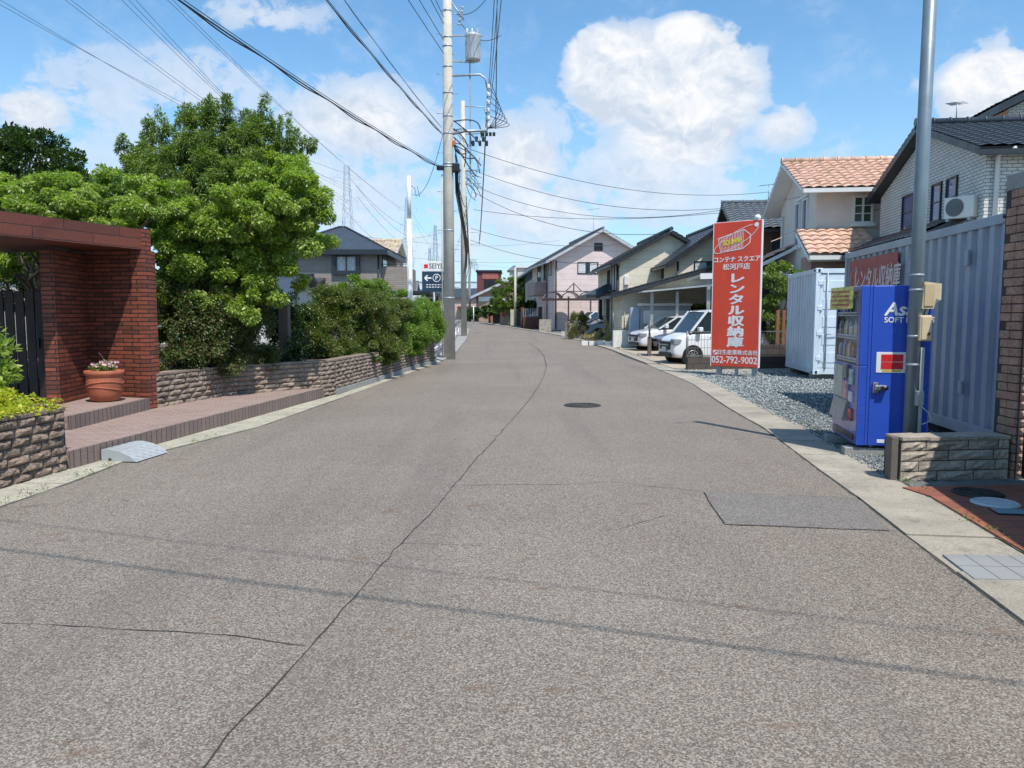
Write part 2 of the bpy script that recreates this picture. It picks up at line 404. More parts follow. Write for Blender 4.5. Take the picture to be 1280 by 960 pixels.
concrete = mat('concrete', (.335, .30, .24), .85, bump=.4, bs=60, var=.22, vs=1.6, dirt=.75, dcol=(.17, .15, .11), fine=.25)
concrete_l = mat('concrete_left', (.37, .345, .27), .85, bump=.4, bs=50, var=.22, vs=2, dirt=.7, dcol=(.13, .13, .07), fine=.35)
conc_grey = mat('concrete_grey', (.30, .295, .28), .85, bump=.3, bs=60, var=.12, dirt=.3, fine=.2)
dirtm = mat('soil', (.09, .07, .05), .95, bump=.6, bs=20, var=.3)
groundm = mat('ground_dust', (.20, .19, .165), .95, bump=.3, bs=10, var=.25, vs=.15)
crackm = mat('crack', (.04, .035, .031), .95); jointm = mat('joint_dirt', (.085, .075, .06), .95, var=.3, vs=8)

mb = MB(); yr = [-60, 0, 30, 45, 60, 80, 95, 400, 3000]; vs = []
for y in yr: vs += [(-1500, y, gz(y) - .03), (1500, y, gz(y) - .03)]
mb.add(vs, [(2 * i, 2 * i + 1, 2 * i + 3, 2 * i + 2) for i in range(len(yr) - 1)]); g = struct(mb.build('ground', groundm))
LE = [G(0, 634), G(84, 605), G(164, 574), G(320, 535), G(437, 494), G(478, 479), G(535, 458), G(557, 449.5), G(566, 446), G(583, 425), G(590, 408), G(582, 402)]
RE = [G(1280, 780), G(1133, 670), G(1070, 620.6), G(1027.5, 590), G(957, 537), G(910, 510), G(866, 480), G(809, 456), G(764, 438), G(738, 430), G(716, 424), G(700, 420), G(672, 415), G(644, 410.6), G(612, 405.5), G(600, 402.5)]
def ext0(pts, ybk):                              # carry an edge back behind the camera
    a, b_ = pts[0], pts[2]; d = (a - b_).normalized(); k = (a.y - ybk) / -d.y; return [a + d * k] + pts
LX, RX = ext0(LE, -14), ext0(RE, -14)
yr = sorted(set([-14] + [round(p.y, 2) for p in LX + RX if p.y < min(LX[-1].y, RX[-1].y)] + [30, 34, 40, 60, 95, min(LX[-1].y, RX[-1].y)])); vs = []
def xat(line, y): return float(np.interp(y, [p.y for p in line], [p.x for p in line]))
for y in yr: vs += [(xat(LX, y), y, gz(y)), (xat(RX, y), y, gz(y))]
road = struct(MB().add(vs, [(2 * i, 2 * i + 1, 2 * i + 3, 2 * i + 2) for i in range(len(yr) - 1)]).build('road', MATS['asphalt']))
def strip(name, line, width, z, thick, m_, gap=None, taper=None):
    """flat kerb strip beside a line; slabs when gap is given"""
    mb = MB(); n = len(line); off = []
    for i in range(n):
        d = (line[min(i + 1, n - 1)] - line[max(i - 1, 0)]).normalized(); nr = V((d.y, -d.x, 0))
        off.append(V((line[i].x, line[i].y, 0)) + nr * (width if not callable(width) else width(i)))
    if gap is None:
        for i in range(n - 1):
            q = [line[i], line[i + 1], off[i + 1], off[i]]
            mb.prism([(a.x, a.y, z - thick + gz(a.y)) for a in q], (0, 0, thick))
    else:
        for i in range(n - 1):
            L = (line[i + 1] - line[i]).length; k = max(1, round(L / gap))
            for j in range(k):
                t0, t1 = j / k, (j + 1) / k - .02 / L * (1 if j < k - 1 or True else 0)
                q = [line[i].lerp(line[i + 1], t0), line[i].lerp(line[i + 1], t1), off[i].lerp(off[i + 1], t1), off[i].lerp(off[i + 1], t0)]
                dz = rnd.uniform(-.004, .004)
                mb.prism([(a.x, a.y, z - thick + dz) for a in q], (0, 0, thick))
    return struct(mb.build(name, m_))
strip('kerb', RX[:9], .60, .014, .06, concrete, gap=.9)
strip('far_kerb', RX[8:], .35, .05, .1, concrete)
mb = MB()
LXo = LX[:6]
def lout(i): return -.55 if i < 5 else -.30
strip('gutter', LXo, lout, .012, .05, concrete_l, gap=2.4)
strip('gutter_far', LX[5:9], -.22, .012, .05, concrete_l)
# pavement beside the pole and side ground beyond the garden
MBp = MB().prism([(q.x, q.y, gz(q.y) - .02) for q in (G(553, 452), G(566, 446), G(583, 425), G(587, 412), G(575, 410), G(560, 424), G(545, 450))] if True else [(*G(553, 452).xy, -.02), (*G(566, 446).xy, -.02), (*G(583, 425).xy, -.02), (*G(587, 412).xy, -.02), (*G(575, 410).xy, -.02), (*G(560, 424).xy, -.02), (*G(545, 450).xy, -.02)], (0, 0, .07))
struct(MBp.build('pavement', conc_grey))
# ---- cracks in the road
def crack(name, pts, w0, seed, step=.12, jit=.012):
    cm_ = jointm if 'joint' in name else crackm
    rg = random.Random(seed); P_ = [G(*p) if len(p) == 2 else V(p) for p in pts]; c_ = []
    for a, b_ in zip(P_[:-1], P_[1:]):
        k = max(2, int((b_ - a).length / step))
        for i in range(k): c_.append(a.lerp(b_, i / k) + V((rg.uniform(-jit, jit), rg.uniform(-jit, jit), 0)))
    c_.append(P_[-1]); mb = MB(); vs = []
    for i, q_ in enumerate(c_):
        d = (c_[min(i + 1, len(c_) - 1)] - c_[max(i - 1, 0)]).normalized(); n_ = V((-d.y, d.x, 0)); ww = w0 * rg.uniform(.35, 1.2) * (1 + q_.y * .05)
        hz_ = V((0, 0, .004 + gz(q_.y))); vs += [q_ + n_ * ww + hz_, q_ - n_ * ww + hz_]
    mb.add(vs, [(2 * i, 2 * i + 1, 2 * i + 3, 2 * i + 2) for i in range(len(c_) - 1)])
    return struct(mb.build(name, cm_, recalc=False))
crack('road_crack', [(215, 1010), (262, 950), (330, 870), (385, 812), (430, 760), (470, 715), (500, 680), (535, 645), (565, 610), (590, 580), (615, 553), (640, 525), (660, 502), (672, 485), (680, 470), (683, 458)], .0038, 3)
crack('road_crack', [(683, 458), (680, 445), (672, 436), (660, 428)], .006, 4)
crack('road_crack', [(0, 780), (90, 783), (180, 788), (260, 792), (330, 800), (382, 808)], .003, 5)
crack('road_crack', [(575, 607), (640, 606), (700, 606), (760, 602), (815, 608), (880, 615)], .003, 6)
crack('road_crack', [(560, 456), (620, 455), (700, 456), (800, 459)], .008, 8)
crack('road_crack', [(500, 680), (540, 680), (600, 682)], .0022, 9)
crack('road_crack', [(830, 645), (770, 662), (760, 664)], .002, 10)
PA = [G(880, 616), G(1075, 623), G(1112, 664), G(905, 656)]
struct(MB().sheet([(p.x, p.y, .004) for p in PA]).build('asphalt_patch', MATS['asphalt_patch']))
for a, b_ in ((0, 1), (2, 3), (3, 0)): crack('patch_seam', [tuple(PA[a] + V((0, 0, .004))), tuple(PA[b_] + V((0, 0, .004)))], .003, 20 + a, jit=.008)

# ---- right plot: gravel lot and red brick paving
UN = V((.992, -.125, 0)); UU = V((.125, .992, 0)); RZ = -R(7.2)
kin = [p + UN * .62 for p in RX]
gl = [kin[4] , kin[5], kin[6], kin[7]]
gy0 = G(1105, 606)
gravm = mat('gravel_bed', (.15, .165, .165), .95, bump=.8, bs=40, var=.3, vs=6)
lot = [(*(G(1128, 612)).xy, .004)] + [(p.x, p.y, .004) for p in kin[4:8]] + [(12, 24.5, .004), (12, 6.9, .004)]
struct(MB().sheet(lot).build('gravel_lot', gravm))
# individual stones scattered where the photograph shows the lot
rg = np.random.default_rng(5); N = 26000
yy = 7.3 + (rg.random(N) ** 1.3) * 15.5
xe = np.interp(yy, [p.y for p in kin[3:9]], [p.x for p in kin[3:9]])
xx = xe - .09 + rg.random(N) ** 1.15 * 4.6
keep = ((xx / yy) < .56) & ((xx > 6.05 + .12 * (yy - 14)) | (xx < 5.35 + .12 * (yy - 8) + .7) | (yy > 13.6))
xx, yy = xx[keep], yy[keep]; N = len(xx)
s_ = (rg.uniform(.011, .024, N) * np.clip(yy / 11, .9, 1.6))[:, None]
octa = np.array([(1, 0, 0), (0, 1, 0), (-1, 0, 0), (0, -1, 0), (0, 0, 1), (0, 0, -1)], float)
vv = octa[None] * rg.uniform(.6, 1.2, (N, 6, 1)); an = rg.random(N) * 6.28; ca, sa = np.cos(an), np.sin(an)
vv = np.stack([vv[..., 0] * ca[:, None] - vv[..., 1] * sa[:, None], vv[..., 0] * sa[:, None] + vv[..., 1] * ca[:, None], vv[..., 2] * .6], -1) * s_[:, None]
vv += np.stack([xx, yy, .008 + rg.random(N) * .014], -1)[:, None]
fo = np.array([(0, 1, 4), (1, 2, 4), (2, 3, 4), (3, 0, 4), (1, 0, 5), (2, 1, 5), (3, 2, 5), (0, 3, 5)])
me = bpy.data.meshes.new('gravel'); me.vertices.add(6 * N); me.vertices.foreach_set('co', vv.ravel().astype(np.float32))
ff = (fo[None] + np.arange(N)[:, None, None] * 6).ravel(); me.loops.add(len(ff)); me.loops.foreach_set('vertex_index', ff.astype(np.int32))
me.polygons.add(8 * N); me.polygons.foreach_set('loop_start', (np.arange(8 * N) * 3).astype(np.int32)); me.update(calc_edges=True)
mg, t, b = newmat('stone_chip'); rn = t.new('ShaderNodeNewGeometry').outputs['Random Per Island']
r_ = t.new('ShaderNodeValToRGB'); t.l.new(rn, r_.inputs[0])
for i, (ps, cc) in enumerate([(0, (.09, .11, .115)), (.4, (.19, .215, .215)), (.75, (.30, .325, .32)), (1, (.46, .47, .45))]):
    e = r_.color_ramp.elements[i] if i < 2 else r_.color_ramp.elements.new(ps); e.position = ps; e.color = (*cc, 1)
t.l.new(r_.outputs[0], b.inputs['Base Color']); b.inputs['Roughness'].default_value = .8
me.materials.append(mg); go = bpy.data.objects.new('gravel', me); col.objects.link(go)
tag(go, 'loose blue grey gravel spread over the lot around the containers', 'gravel', kind='stuff')

redbrick = brick('red_paver', (.34, .115, .062), (.24, .085, .055), (.12, .07, .05), .40, .20, .006, .8, bump=.6)
pv = [(p.x, p.y, -.02) for p in kin[:4]] + [(*(G(1128, 612)).xy, -.02), (5.6, 7.15, -.02), (12, 7.0, -.02), (12, -14, -.02)]
# pavers follow the street: build in the street frame
pe = empty  # (alias kept short)
mb = MB().prism(pv, (0, 0, .045)); o = mb.build('brick_paving', redbrick); struct(o)
drive = mat('drive_concrete', (.40, .33, .25), .85, bump=.2, var=.12, dirt=.2)
struct(MB().prism([(q[0], q[1], gz(q[1]) - .02) for q in (G(775, 437).xy, G(862, 468).xy, (9.2, 21.5), (14, 30), (12, 44), (6.2, 44))], (0, 0, .035)).build('driveway', drive))
struct(MB().prism([(q[0], q[1], gz(q[1]) - .02) for q in (G(702, 421.5).xy, G(770, 437).xy, (6.2, 44.2), (14, 44.2), (14, 66), (4.2, 66))], (0, 0, .03)).build('driveway', conc_grey))

# ================================================================= LEFT SIDE
splitm = mat('split_stone', (.21, .155, .12), .9, bump=.9, bs=28, var=.5, vs=7, dirt=.35, dcol=(.08, .06, .05), fine=.3)
splitm2 = mat('split_stone_pale', (.24, .185, .145), .9, bump=.9, bs=28, var=.4, vs=4, dirt=.6, dcol=(.10, .085, .07), fine=.3)
darkm = mat('dark_core', (.06, .05, .045), .95)
def block_course_wall(name, path, z0, z1, blen, ch, thick, m_, label, cat='wall', proud=.03, cap=True, seed=1, core=darkm, side=1, group=None):
    rg = random.Random(seed); o = V(path[0]); t_ = empty(name, (o.x, o.y, z0), 0, label, cat, group); mb = MB(); mc = MB()
    nrow = max(1, round((z1 - z0) / ch)); ch = (z1 - z0) / nrow
    for a, b_ in zip(path[:-1], path[1:]):
        a, b_ = V(a) - V((o.x, o.y)), V(b_) - V((o.x, o.y)); d = (b_ - a); L = d.length; d.normalize(); n = V((d.y, -d.x)) * side
        for r_ in range(nrow):
            x = -(blen * .5 if r_ % 2 else 0) * rg.uniform(.8, 1)
            while x < L:
                l_ = blen * rg.uniform(.75, 1.2); xa, xb = max(x, 0), min(x + l_, L); x += l_
                if xb - xa < .03: continue
                g_ = .005; xa += g_; xb -= g_; za, zb = r_ * ch + g_, (r_ + 1) * ch - g_
                nu, nv = 6, 4; vs = []; pk = proud * rg.uniform(.75, 1.15)
                for j in range(nv):
                    for i in range(nu):
                        u, v = i / (nu - 1), j / (nv - 1)
                        dep = pk * (1 - abs(2 * u - 1) ** 5) ** .7 * (1 - abs(2 * v - 1) ** 3) ** .7
                        if 0 < i < nu - 1 and 0 < j < nv - 1: dep += rg.uniform(-.012, .012)
                        q = a + d * (xa + (xb - xa) * u) + n * dep
                        vs.append((q.x, q.y, za + (zb - za) * v))
                fs = [(j * nu + i, j * nu + i + 1, (j + 1) * nu + i + 1, (j + 1) * nu + i) for j in range(nv - 1) for i in range(nu - 1)]
                mb.add(vs, fs, False)
        q = [a - n * .002, b_ - n * .002, b_ - n * thick, a - n * thick]
        mc.prism([(p.x, p.y, 0) for p in q], (0, 0, z1 - z0 - .004))
    mb.build('stone_facing', m_, t_, recalc=False); mc.build('core', core, t_)
    if cap:
        mk = MB()
        for a, b_ in zip(path[:-1], path[1:]):
            a, b_ = V(a) - V((o.x, o.y)), V(b_) - V((o.x, o.y)); d = (b_ - a).normalized(); n = V((d.y, -d.x)) * side; L = (b_ - a).length; k = max(1, round(L / .3))
            for i in range(k):
                p0, p1 = a.lerp(b_, i / k) + d * .003, a.lerp(b_, (i + 1) / k) - d * .003; q = [p0 + n * .015, p1 + n * .015, p1 - n * thick, p0 - n * thick]
                mk.prism([(p.x, p.y, z1 - z0 + rg.uniform(-.002, .006)) for p in q], (0, 0, .03))
        mk.build('coping', m_, t_)
    return t_
pA = G(0, 612); pB = G(84, 588)
dAB = (pB - pA).normalized()
pw = [(pA - dAB * 3).xy, pB.xy, (pB + V((-.9, .28, 0))).xy]
# facing blocks run along the road face (outward = +x)
block_course_wall('planter_wall', pw[:2], 0, .62, .27, .09, .3, splitm, 'low planter wall of rough brown stone blocks at the left edge under yellow green ground cover', seed=3)
soil = struct(MB().prism([(*pw[0], .50), (*(pB.xy - V((.12, .1))), .50), (*(pB.xy + V((-1.2, .7))), .50), (-9, 8.8, .50), (-9, 3, .50)], (0, 0, .08)).build('soil_bed', dirtm))
lm_yel = leafmat('leaf_yellow', [(.20, .26, .02), (.36, .42, .03), (.50, .52, .05), (.60, .48, .06), (.24, .34, .03)], trans=.4)
lm_bright = leafmat('leaf_bright', [(.11, .17, .024), (.20, .28, .04), (.33, .42, .085), (.14, .21, .028), (.47, .52, .17), (.24, .33, .05)], trans=.42)
lm_mid = leafmat('leaf_mid', [(.065, .11, .018), (.115, .18, .03), (.20, .28, .05), (.08, .13, .02), (.32, .38, .10), (.15, .22, .035)], trans=.38)
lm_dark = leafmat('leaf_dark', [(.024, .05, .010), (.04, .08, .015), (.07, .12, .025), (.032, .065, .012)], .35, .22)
lm_rust = leafmat('leaf_rust', [(.06, .11, .016), (.10, .16, .025), (.25, .15, .06), (.14, .19, .035), (.08, .13, .02), (.34, .20, .10), (.08, .13, .02), (.22, .13, .06)], trans=.3)
lm_shade = leafmat('leaf_abelia', [(.03, .07, .012), (.05, .10, .016), (.075, .12, .02), (.16, .10, .045), (.04, .085, .014)], .6, .22)
bark = mat('bark', (.13, .10, .075), .95, bump=.9, bs=25, var=.3, vs=5)
barkp = mat('bark_pale', (.22, .18, .14), .95, bump=.7, bs=25, var=.3, vs=5)
cl = []
for i in range(26):
    f = i / 25; q = pA.lerp(pB, -.9 + 1.82 * f) ; cl.append(((q.x - .16 - (.35 if i % 2 else 0), q.y + .12, .68 + (.07 if i % 2 else 0)), (.20, .2, .095), 1))
for i in range(10):
    q = pA.lerp(pB, .1 + .08 * i); cl.append(((q.x - .75, q.y + .3, .72), (.25, .25, .13), 1))
leaf_mesh('ground_cover', cl, 9500, .038, lm_yel, None, 11, width=.75, sub=10, up=.9)
tag(bpy.data.objects['ground_cover'], 'bright yellow green ground cover spilling over the planter wall', 'plant')
# flowering bush
fb = tree('flowering_bush', 'leafy bush with pale blue flowers above the yellow ground cover at the left edge', 'bush', (-5.55, 8.1, .55),
     [((-5.58, 8.05, 1.12), (.26, .3, .30), 1), ((-5.50, 8.0, .88), (.3, .3, .22), 1), ((-5.85, 8.1, 1.25), (.4, .35, .35), 1.3), ((-5.30, 8.0, .95), (.14, .2, .1), .6)], 2600, .075, lm_bright, bark, 12, .02, .2, width=.5, sub=16)
blue = mat('petal_blue', (.22, .24, .62), .6, var=.2)
mb = MB(); rg2 = random.Random(4)
for i in range(26):
    c_ = V((rg2.uniform(-.30, .12), rg2.uniform(-.3, .05), rg2.uniform(.55, 1.0)))
    for k in range(6):
        a = rg2.uniform(0, 6.28); c2 = c_ + V((math.cos(a), math.sin(a), rg2.uniform(-.5, .5))) * .022
        for j in range(5):
            b_ = j * 1.257 + a; dd = V((math.cos(b_), -.4, math.sin(b_))) * .012
            mb.add([c2, c2 + dd + V((.005, 0, 0)), c2 + dd * 1.4, c2 + dd - V((.005, 0, 0))], [(0, 1, 2, 3)])
mb.build('flower', blue, fb, recalc=False)

# raised paver entrance platform
mauve = brick('mauve_paver', (.36, .26, .22), (.31, .22, .19), (.13, .10, .09), .20, .10, .005, .85, off=.5, bump=.5)
soldier = brick('soldier_course', (.25, .185, .16), (.20, .15, .135), (.07, .055, .05), .105, .60, .007, .85, off=0, bump=.5)
e0, e1 = G(85, 587), G(403, 497)
inn0, inn1 = V((-5.45, 9.35, 0)), V((-5.5, 13.4, 0))
plat = [e0.xy, e1.xy, V((-3.72, 15.0)), V((-5.3, 14.2)), V((-5.7, 13.4)), V((-5.62, 9.1)), V((-5.9, 8.3))]
struct(MB().prism([(*p, -.02) for p in plat], (0, 0, .215)).build('entrance_platform', mauve))
d_ = (e1 - e0).normalized(); n_ = V((d_.y, -d_.x, 0))
struct(MB().prism([e0 + n_ * .003 - d_ * .02, e1 + n_ * .003, e1 + n_ * .045, e0 + n_ * .045 - d_ * .02], (0, 0, .198)).build('platform_edging', soldier))
s0 = G(84, 537, .2); s1 = G(183.5, 511.5, .2)
step = [s0.xy + V((-.3, -.75)), s0.xy, s1.xy, V((-6.5, 11.75)), V((-8.5, 11.3)), V((-8.5, 8.4))]
struct(MB().prism([(*p, .1) for p in step], (0, 0, .265)).build('entrance_step', mauve))
ds = (s1 - s0).normalized(); ns = V((ds.y, -ds.x, 0)); za = V((0, 0, .02))
struct(MB().prism([V((*s0.xy, .18)) + ns * .003, V((*s1.xy, .18)) + ns * .003, V((*s1.xy, .18)) + ns * .045, V((*s0.xy, .18)) + ns * .045], (0, 0, .188)).build('step_edging', soldier))

# brick gateway with flat roof beam
gatebrick = brick('gate_brick', (.28, .072, .038), (.095, .033, .023), (.022, .014, .012), .30, .062, .008, .55, bump=.8, bias=-.1, grain=18)
gw = empty('brick_gateway', (-5.4, 11.5, .2), 0, 'dark red brick gateway with a flat overhanging roof slab beside the garden wall', 'gateway')
def wp(poly, z0, z1, name, m_, root=gw):
    mb = MB().prism([(x - root.location.x, y - root.location.y, z0 - root.location.z) for x, y in poly], (0, 0, z1 - z0)); return mb.build(name, m_, root)
bd = V((.8, 2.2, 0)).normalized(); bn = V((-bd.y, bd.x, 0))
cR = V((-5.47, 11.5, 0)); far = cR + bd * .14
wl = V((-.985, .17, 0))
a0 = cR; a1 = cR + wl * 1.25; a2 = a1 + V((.06, .26, 0)); a3 = cR + V((.06, .26, 0))
wp([a0.xy, a1.xy, a2.xy, a3.xy], .2, 2.56, 'back_wall', gatebrick)
c0 = G(73, 505, .37); sw0 = V((-6.28, 10.62, 0)); sw1 = V((-6.40, 11.72, 0))
wp([sw0.xy, (sw0 + V((-.17, -.03, 0))).xy, (sw1 + V((-.17, 0, 0))).xy, sw1.xy], .3, 2.50, 'side_wall', gatebrick)
bs = cR + V((.02, -.03, 0)); be = bs - bd * 6.2
slabm = brick('slab_tile', (.19, .052, .03), (.12, .038, .025), (.04, .02, .015), .9, .14, .006, .5, bump=.7)
dn = V((-1, .17, 0)).normalized()
wp([bs.xy, (bs + bd * .12).xy, (bs + bd * .12 + dn * 2.2).xy, (be + dn * 2.2).xy, be.xy], 2.565, 2.86, 'roof_slab', slabm)
wp([(bs + V((.012, -.03, 0))).xy, (bs + bd * .14 + V((.012, 0, 0))).xy, (bs + bd * .14 + dn * .17).xy, (bs + dn * .19 + V((0, -.03, 0))).xy], .2, 2.875, 'pillar', gatebrick)
wp([be.xy, (be + dn * .35).xy, (be + dn * .35 - bd * .35).xy, (be - bd * .35).xy], 0, 2.86, 'pillar', gatebrick)
# dark slatted gate
wood = mat('dark_wood', (.026, .020, .017), .6, var=.3, bump=.3, bs=30)
wg = empty('slatted_gate', (-6.5, 10.75, .36), R(5), 'dark brown gate of upright boards closing the brick gateway', 'gate')
mb = MB()
for i in range(16): mb.cbox((-.07 - i * .135, 0, .80), (.115, .03, 1.55), .004)
mb.build('board_panel', wood, wg)
MB().box(-2.2, 0, .02, .06, 1.3, 1.38).box(-2.2, 0, .02, .06, .2, .28).box(-.06, -.0, -.03, .05, -.01, 1.62).build('gate_frame', wood, wg)
MB().cbox((-.1, -.035, .85), (.03, .04, .14)).build('handle', mat('dark_metal', (.05, .05, .055), .4, .8), wg)
# terracotta pot
terra = mat('terracotta', (.36, .105, .05), .7, var=.15, vs=6, bump=.2, bs=50, dirt=.3, dcol=(.2, .09, .06))
pt = empty('flower_pot', (*(G(132, 501, .37).xy), .365), 0, 'round terracotta pot with moulded bands, planted with small flowers on the step', 'plant pot')
MB().lathe([(.15, 0), (.19, .03), (.225, .12), (.243, .24), (.243, .33), (.235, .37), (.262, .39), (.262, .445), (.235, .45), (.225, .40), (.0, .38)], n=36).build('pot', terra, pt)
mb = MB()
for k, (z, am) in enumerate(((.26, .035), (.19, .03))):
    mb.tube([(math.cos(a) * (.246 - k * .008), math.sin(a) * (.246 - k * .008), z + am * math.sin(a * 1.5 + k)) for a in [i * 6.283 / 40 for i in range(41)]], .011, 6)
mb.build('band', terra, pt)
leaf_mesh('foliage', [((0, 0, .47), (.2, .2, .07), 1), ((.08, -.06, .5), (.14, .12, .06), 1)], 900, .035, lm_mid, pt, 14, sub=18)
mb = MB(); 
for i in range(30):
    a = rg2.uniform(0, 6.28); r_ = rg2.uniform(.03, .23); c_ = V((math.cos(a) * r_, math.sin(a) * r_, .50 + rg2.uniform(0, .07)))
    for j in range(5):
        b_ = j * 1.257; dd = V((math.cos(b_), -.5, math.sin(b_))) * .02; ee = V((-math.sin(b_), 0, math.cos(b_))) * .009
        mb.add([c_, c_ + dd * .7 + ee, c_ + dd * 1.2, c_ + dd * .7 - ee], [(0, 1, 2, 3)])
mb.build('flower', mat('petal_pink', (.75, .42, .5), .6, var=.4, vs=12), pt, recalc=False)
MB().tube([(.02, 0, .45), (.0, 0, .6), (-.03, 0, .66), (-.07, 0, .7)], .004, 5).build('stem', bark, pt)
# kerb ramp
rp = empty('kerb_ramp', (*G(124, 577.5).xy, .012), 0, 'pale grey wedge kerb ramp with a tread pattern in the left gutter', 'ramp')
q0 = V((0, 0, 0)); u_ = (e1 - e0).normalized(); v_ = V((u_.y, -u_.x, 0)); q0 = u_ * 0
rm = mat('ramp_grey', (.37, .39, .40), .45, var=.06, bump=.1)
def rpt(l, w, z): return u_ * l + v_ * w + V((0, 0, z))
prof = [(0, 0), (.0, .125), (.09, .13), (.22, .105), (.33, .06), (.41, .0)]
vs = [rpt(l, w_, z) + v_ * .03 for l in (0, .60) for w_, z in prof]
n = len(prof)
MB().add(vs, [tuple(range(n)), tuple(range(2 * n - 1, n - 1, -1))] + [(i, i + n, (i + 1) % n + n, (i + 1) % n) for i in range(n)]).build('ramp_body', rm, rp)
mb = MB()
for i in range(9):
    for j in range(4):
        l = .04 + i * .062; k = j; w0, z0 = prof[1 + k]; w1, z1 = prof[2 + k]
        for s in (0, 1):
            cc = rpt(l, w0 + (w1 - w0) * (.3 + .4 * s) + .03, z0 + (z1 - z0) * (.3 + .4 * s) + .003)
            dd = (rpt(0, w1 - w0, z1 - z0)).normalized(); ax = (u_ * (1 if (i + s) % 2 else -1) + dd).normalized() * .022
            mb.beam(cc - ax, cc + ax, .007, .005)
mb.build('tread', rm, rp)
MB().cbox(tuple(rpt(-.001, .10, .02) + v_ * .03), (.035, .004, .025)).build('drain_hole', crackm, rp)

# retaining wall of the garden
r0, r1, r2, r3, r4, r5 = V((-5.42, 11.64)), V((-5.05, 13.4)), G(402, 497).xy + V((-.02, .06)), G(437, 494).xy + V((-.30, .1)), G(478, 479).xy + V((-.24, 0)), G(535, 458).xy + V((-.2, 0))
block_course_wall('garden_wall', [r0, r1, r2, r3], .0, .68, .34, .085, .25, splitm2, 'low garden wall of rough stone blocks bordering the raised entrance platform', seed=5, proud=.03)
block_course_wall('garden_wall', [r3 + V((.002, .004)), r4, r5, G(549, 455).xy + V((-.15, 0))], .12, .68, .34, .085, .25, splitm2, 'long garden wall of rough stone blocks under the shrubs along the road edge', seed=6, proud=.03)
mb = MB()
for a, b_ in ((r3, r4), (r4, r5), (r5, G(549, 455).xy + V((-.15, 0)))):
    d = (b_ - a).normalized(); n = V((d.y, -d.x)); mb.prism([(*(a + n * .06), -.02), (*(b_ + n * .06), -.02), (*(b_ - n * .2), -.02), (*(a - n * .2), -.02)], (0, 0, .138))
struct(mb.build('wall_footing', conc_grey))
struct(MB().prism([(*p, .45) for p in (V((-5.7, 11.85)), r1 + V((-.2, 0)), r2 + V((-.2, .2)), r3 + V((-.2, .2)), r4 + V((-.2, 0)), r5 + V((-.2, 0)), V((-4.5, 26)), V((-12, 26)), V((-16, 11.9)))], (0, 0, .18)).build('garden_soil', dirtm))

# ---- trees and shrubs of the garden
def C(px, py, Y, rx, ry, rz, wgt=1): return (tuple(P(px, py, Y)), (rx, ry, rz), wgt)
def tiers(rows, Y0, seed, zr=.26):
    rg = random.Random(seed); out = []
    for (xa, xb, y, r, k) in rows:
        for i in range(k):
            px = xa + (xb - xa) * (i + .5) / k + rg.uniform(-6, 6); Y = Y0 + rg.uniform(-.9, 1.5)
            out.append(C(px, y + rg.uniform(-9, 9), Y, r * rg.uniform(.85, 1.2), r * rg.uniform(.85, 1.2), zr * rg.uniform(.8, 1.3), r * 1.8))
    return out
dog = tiers([(330, 385, 222, .48, 4), (310, 392, 250, .55, 4), (215, 388, 280, .60, 6), (190, 372, 312, .60, 6), (200, 362, 345, .58, 5), (200, 330, 382, .42, 3), (190, 225, 400, .3, 2), (205, 235, 418, .2, 1)], 14.0, 3, .36)
tree('dogwood_tree', 'broad bright green tree with leaves in flat tiers overhanging the garden wall', 'tree', (-5.6, 14.6, .5), dog, 190000, .062, lm_bright, bark, 21, .09, .9, width=.55, stems=4, sub=15, subr=.30, up=.8, droop=.5)
dog2 = tiers([(-60, 100, 228, .55, 4), (-60, 150, 250, .6, 5), (-40, 185, 272, .6, 5), (60, 200, 292, .5, 3), (-30, 55, 330, .45, 2), (120, 200, 235, .45, 3), (185, 215, 262, .4, 2)], 12.9, 5)
tree('dogwood_tree', 'tiered bright green tree reaching over the roof of the brick gateway', 'tree', (-8.2, 13.6, .3), dog2, 110000, .062, lm_bright, bark, 22, .08, 1.2, width=.55, stems=3, sub=15, subr=.30, up=.8, droop=.5)
tall = [C(205, 190, 16.2, .55, .55, .5), C(255, 180, 16, .6, .6, .75, 1.4), C(310, 185, 16, .6, .6, .75, 1.4), C(350, 205, 16.2, .5, .5, .5), C(240, 225, 15.5, .9, .8, .6, 1.7), C(320, 232, 15.5, .9, .8, .6, 1.7), C(180, 225, 16, .55, .5, .45), C(280, 262, 15.4, 1.1, .8, .45, 1.6), C(365, 235, 16, .4, .4, .5), C(170, 198, 16.3, .3, .3, .3, .7)]
rg3 = random.Random(9)
for px, top in ((186, 158), (200, 148), (222, 160), (242, 140), (262, 132), (282, 128), (299, 138), (318, 150), (332, 130), (346, 142), (359, 150), (372, 172), (390, 186), (152, 182)):
    c_ = P(px, (top + 190) / 2 - 6, 16 + rg3.uniform(-.3, .3)); h = (190 - top) / 2 / 960 * 16
    tall.append((tuple(c_), (.13, .13, h + .1), .7))
tree('tall_leafy_tree', 'tall narrow leaved tree whose upright shoots rise above the tiered green crown', 'tree', (-6.3, 16, .5), tall, 130000, .078, lm_mid, barkp, 23, .11, 1.3, width=.26, stems=2, sub=20, subr=.27, droop=.55, up=.35)
ev = [C(30, 195, 18.5, .9, .8, .6, 1.4), C(80, 215, 18.5, .6, .6, .5), C(-40, 200, 18.5, .9, .8, .8, 1.3), C(50, 235, 18, .9, .7, .5), C(0, 178, 18.5, .5, .5, .45), C(48, 176, 18.5, .35, .35, .3), C(100, 232, 18.2, .35, .4, .35), C(-60, 330, 17.5, 1.6, .8, 1.2, 1.4), C(20, 340, 17, .9, .6, .8), C(60, 345, 17.2, .6, .5, .5)]
